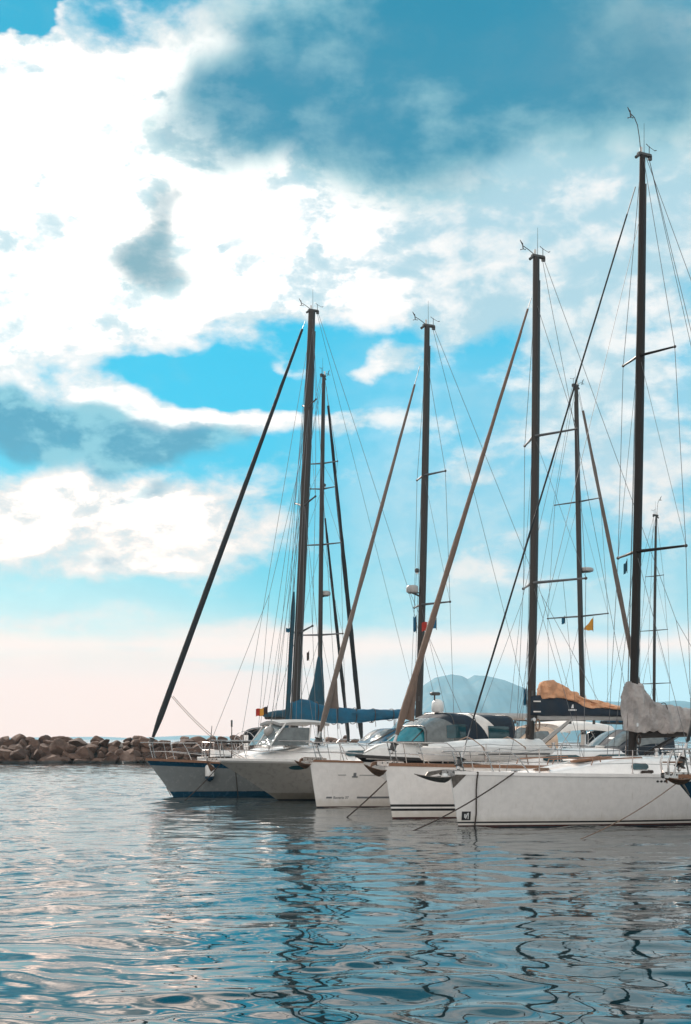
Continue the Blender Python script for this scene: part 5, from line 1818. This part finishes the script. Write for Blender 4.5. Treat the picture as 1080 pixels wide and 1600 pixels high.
mb = MB()
rows = []
for i in range(21):
    f = 0.03 + 0.95 * i / 20
    wv = max(0.06, dring(f) - 0.10)
    kz = 0.30 + 0.16 * math.sin(min(1, f * 1.6) * math.pi / 2)
    rows.append([(Ld * f, wv * a, 0.12 + kz * (1 - abs(a) ** 1.5) + 0.10 * (1 - f) * 0) for a in [-1 + 2 * j / 10 for j in range(11)]])
mb.slab(rows, 0.03, 'plastic_white')
mb.build('hull', dg)
pts = [(Ld, -0.74, 0.18)] + [(Ld * f, -max(0.02, dring(f)), 0.18 + 0.0 * f) for f in (0.9, 0.75, 0.6, 0.45, 0.3, 0.2, 0.12, 0.06, 0.03)]
pts = pts + [(0.0, 0.0, 0.2)] + [(x, -y, z) for x, y, z in pts[::-1]]
mb = MB()
n = len(pts)
mb.tube(pts, [0.10] + [0.20] * (n - 2) + [0.10], 'rubber', 14)
tb = mb.build('tube', dg)
mb = MB()
mb.tube([(x * 1.0 - (0.19 if abs(y) < 0.3 else 0), y * 1.26, z) for x, y, z in pts[1:-1]], 0.022, 'plastic_dark', 7)
mb.build('rubbing_strake', tb)
for f in (0.35, 0.7):
    mb = MB()
    yy = dring(f) + 0.22
    mb.tube([(Ld * f, -yy - 0.05, -0.1), (Ld * f, -yy * 0.9, 0.36), (Ld * f, -0.35, 0.56), (Ld * f, 0, 0.64), (Ld * f, 0.35, 0.56), (Ld * f, yy * 0.9, 0.36), (Ld * f, yy + 0.05, -0.1)], 0.016, 'rope_tan', 6)
    mb.build('lashing', dg)

# fender on E's rail
fx = E.px(330, 1204, -1.0).x
fp = E.skin(fx, 0.85, -1, 0.13)
fd = empty('fender', E.to_world(fp), E.th)
tag(fd, 'white fender with navy ends hung against the hull with blue sheer band', 'fender')
mb = MB()
mb.loft([[(r_ * math.cos(2 * math.pi * k / 16), r_ * math.sin(2 * math.pi * k / 16), z_) for k in range(16)] for r_, z_ in ((0.11, -0.12), (0.165, -0.08), (0.17, 0.24), (0.13, 0.31), (0.05, 0.34))], 'plastic_white')
mb.build('body', fd)
mb = MB()
mb.loft([[(r_ * math.cos(2 * math.pi * k / 16), r_ * math.sin(2 * math.pi * k / 16), z_) for k in range(16)] for r_, z_ in ((0.03, -0.28), (0.11, -0.23), (0.15, -0.17), (0.155, -0.10))], 'navy')
mb.build('end_cap', fd)
mb = MB()
mb.tube([(0, 0, 0.33), (0, 0.06, 0.62)], 0.012, 'rope', 6)
mb.build('rope', fd)

# fenders hanging between the hulls farther aft
for (bt, x, lb) in ((B, 7.2, 'grey fender hung amidships on the hull with two black stripes'), (C, 7.0, 'grey fender hung amidships on the hull with lettering')):
    fd2 = fd.copy()
    col.objects.link(fd2)
    fd2.location = bt.to_world(bt.skin(x, 0.75, -1, 0.18))
    fd2['label'] = lb
    for ch in list(fd.children):
        c2 = ch.copy()
        col.objects.link(c2)
        c2.parent = fd2

# flags
flag('small red yellow and black striped flag flying above motor yacht', world_at(418, 1104.5, 51.5), (0.42, 0.27), ['flag_dark', 'yellow', 'red'], yaw=0.15, droop=0.22)
flag('blue white and red courtesy flag on the shrouds beside the beige furled sail', C.to_world(C.px(682, 968, -0.9)), (0.46, 0.28), ['flag_blue', 'mark_white', 'red'], yaw=0.1, droop=0.25)
flag('limp teal flag close to the mast with the grey radar', C.to_world(C.px(651.5, 962)) + Vector((0, 0.4, 0)), (0.10, 0.48), ['flag_blue'], yaw=0.2)
flag('dark teal pennant hanging left of the black mast', world_at(980, 876, 35.3), (0.09, 0.26), ['cover_teal'], yaw=0.1, droop=1.2)
flag('yellow signal pennant below spreader of mast with saucer radar', world_at(927, 965, 65.0), (0.42, 0.60), ['yellow'], yaw=0.1, droop=0.55, tri=True)
flag('small blue flag under left spreader of mast with saucer radar', world_at(883, 963, 66.5), (0.16, 0.32), ['cover_blue'], yaw=0.1, droop=0.5)
flag('small blue flag beside the thick left mast under its lowest spreader', world_at(455, 981, 54.0), (0.20, 0.16), ['cover_blue'], yaw=0.0, droop=0.1)
flag('tiny dark pennant on halyard left of mast with two dark headsails', world_at(483, 1018, 61.0), (0.10, 0.36), ['flag_dark'], yaw=0.3, droop=0.6)
flag('dark blue flag bundle beside mast above the navy boom bag', world_at(823, 1076, 39.6), (0.09, 0.46), ['cover_blue'], yaw=0.2, droop=0.2)

# mooring ropes
MG = 'mooring ropes running down into the water'
rope('dark mooring rope from bow of nearest white boat down left into water', A.to_world((1.42, -A.deck_half(1.42) + 0.02, A.sheer(1.42) + 0.06)), world_at(638, 1298, 32.3) - Vector((0, 0, 0.05)), 0.10, 0.017, group=MG)
x = A.px(760, 1250, -0.7).x
zz = [1.31, 1.26, 1.15, 0.9, 0.6, 0.3, 0.1, -0.1]
rope('dark slack rope hanging straight down nearest hull near its bow', (0, 0, 0), (0, 0, 0), 0, 0.018, group=None,
     extra=[A.to_world(A.skin(x - 0.08, 1.22, -1, -0.25) + Vector((0, 0, 0.10)))] + [A.to_world(A.skin(x + 0.02 * math.sin(z * 5), min(z, A.sheer(x)), -1, 0.03 + 0.02 * (z < 1)) + Vector((0, 0, max(0, z - A.sheer(x))))) for z in zz])
rope('dark mooring rope emerging behind bow of the boat with two black stripes', B.to_world((0.75, 0.30, 1.44)), world_at(539, 1277, 37.9) - Vector((0, 0, 0.05)), 0.04, 0.019, group=MG)
rope('thin mooring rope slanting across nearest hull from the right edge', K.to_world((0.25, -0.14, 1.34)), world_at(903, 1309, 29.9) - Vector((0, 0, 0.05)), 0.12, 0.011, 'rope_tan', group=MG)
rope('dark rope from motor yacht bow down across blue banded hull', D.to_world((0.4, 0.1, 1.44)), world_at(287, 1250, 48.6) - Vector((0, 0, 0.05)), 0.08, 0.016, group=MG)
x = E.px(367, 1210, -1.2).x
rope('thin rope hanging down blue banded hull beside the motor yacht', (0, 0, 0), (0, 0, 0), 0, 0.015,
     extra=[E.to_world(E.skin(x + 0.25 * (1.2 - z), z, -1, 0.03)) for z in (1.2, 0.9, 0.6, 0.3, 0.05, -0.1)])

# ------------------------------------------------------------------ haze over the sea
def make_haze():
    mb = MB()
    mb.box((0, 3100, 160), (13400, 6800, 326), M['white'])
    o = mb.build('haze')
    o.data.materials.clear()
    m = bpy.data.materials.new('haze_air')
    m.use_nodes = True
    t = m.node_tree
    for n in list(t.nodes):
        t.nodes.remove(n)
    out = t.nodes.new('ShaderNodeOutputMaterial')
    v = t.nodes.new('ShaderNodeVolumePrincipled')
    v.inputs['Color'].default_value = (0.52, 0.86, 1.0, 1)
    v.inputs['Density'].default_value = 0.00011
    v.inputs['Anisotropy'].default_value = 0.1
    t.links.new(v.outputs[0], out.inputs['Volume'])
    o.data.materials.append(m)
    tag(o, 'thin pale haze over the whole harbour', 'haze', None, 'stuff')


make_haze()
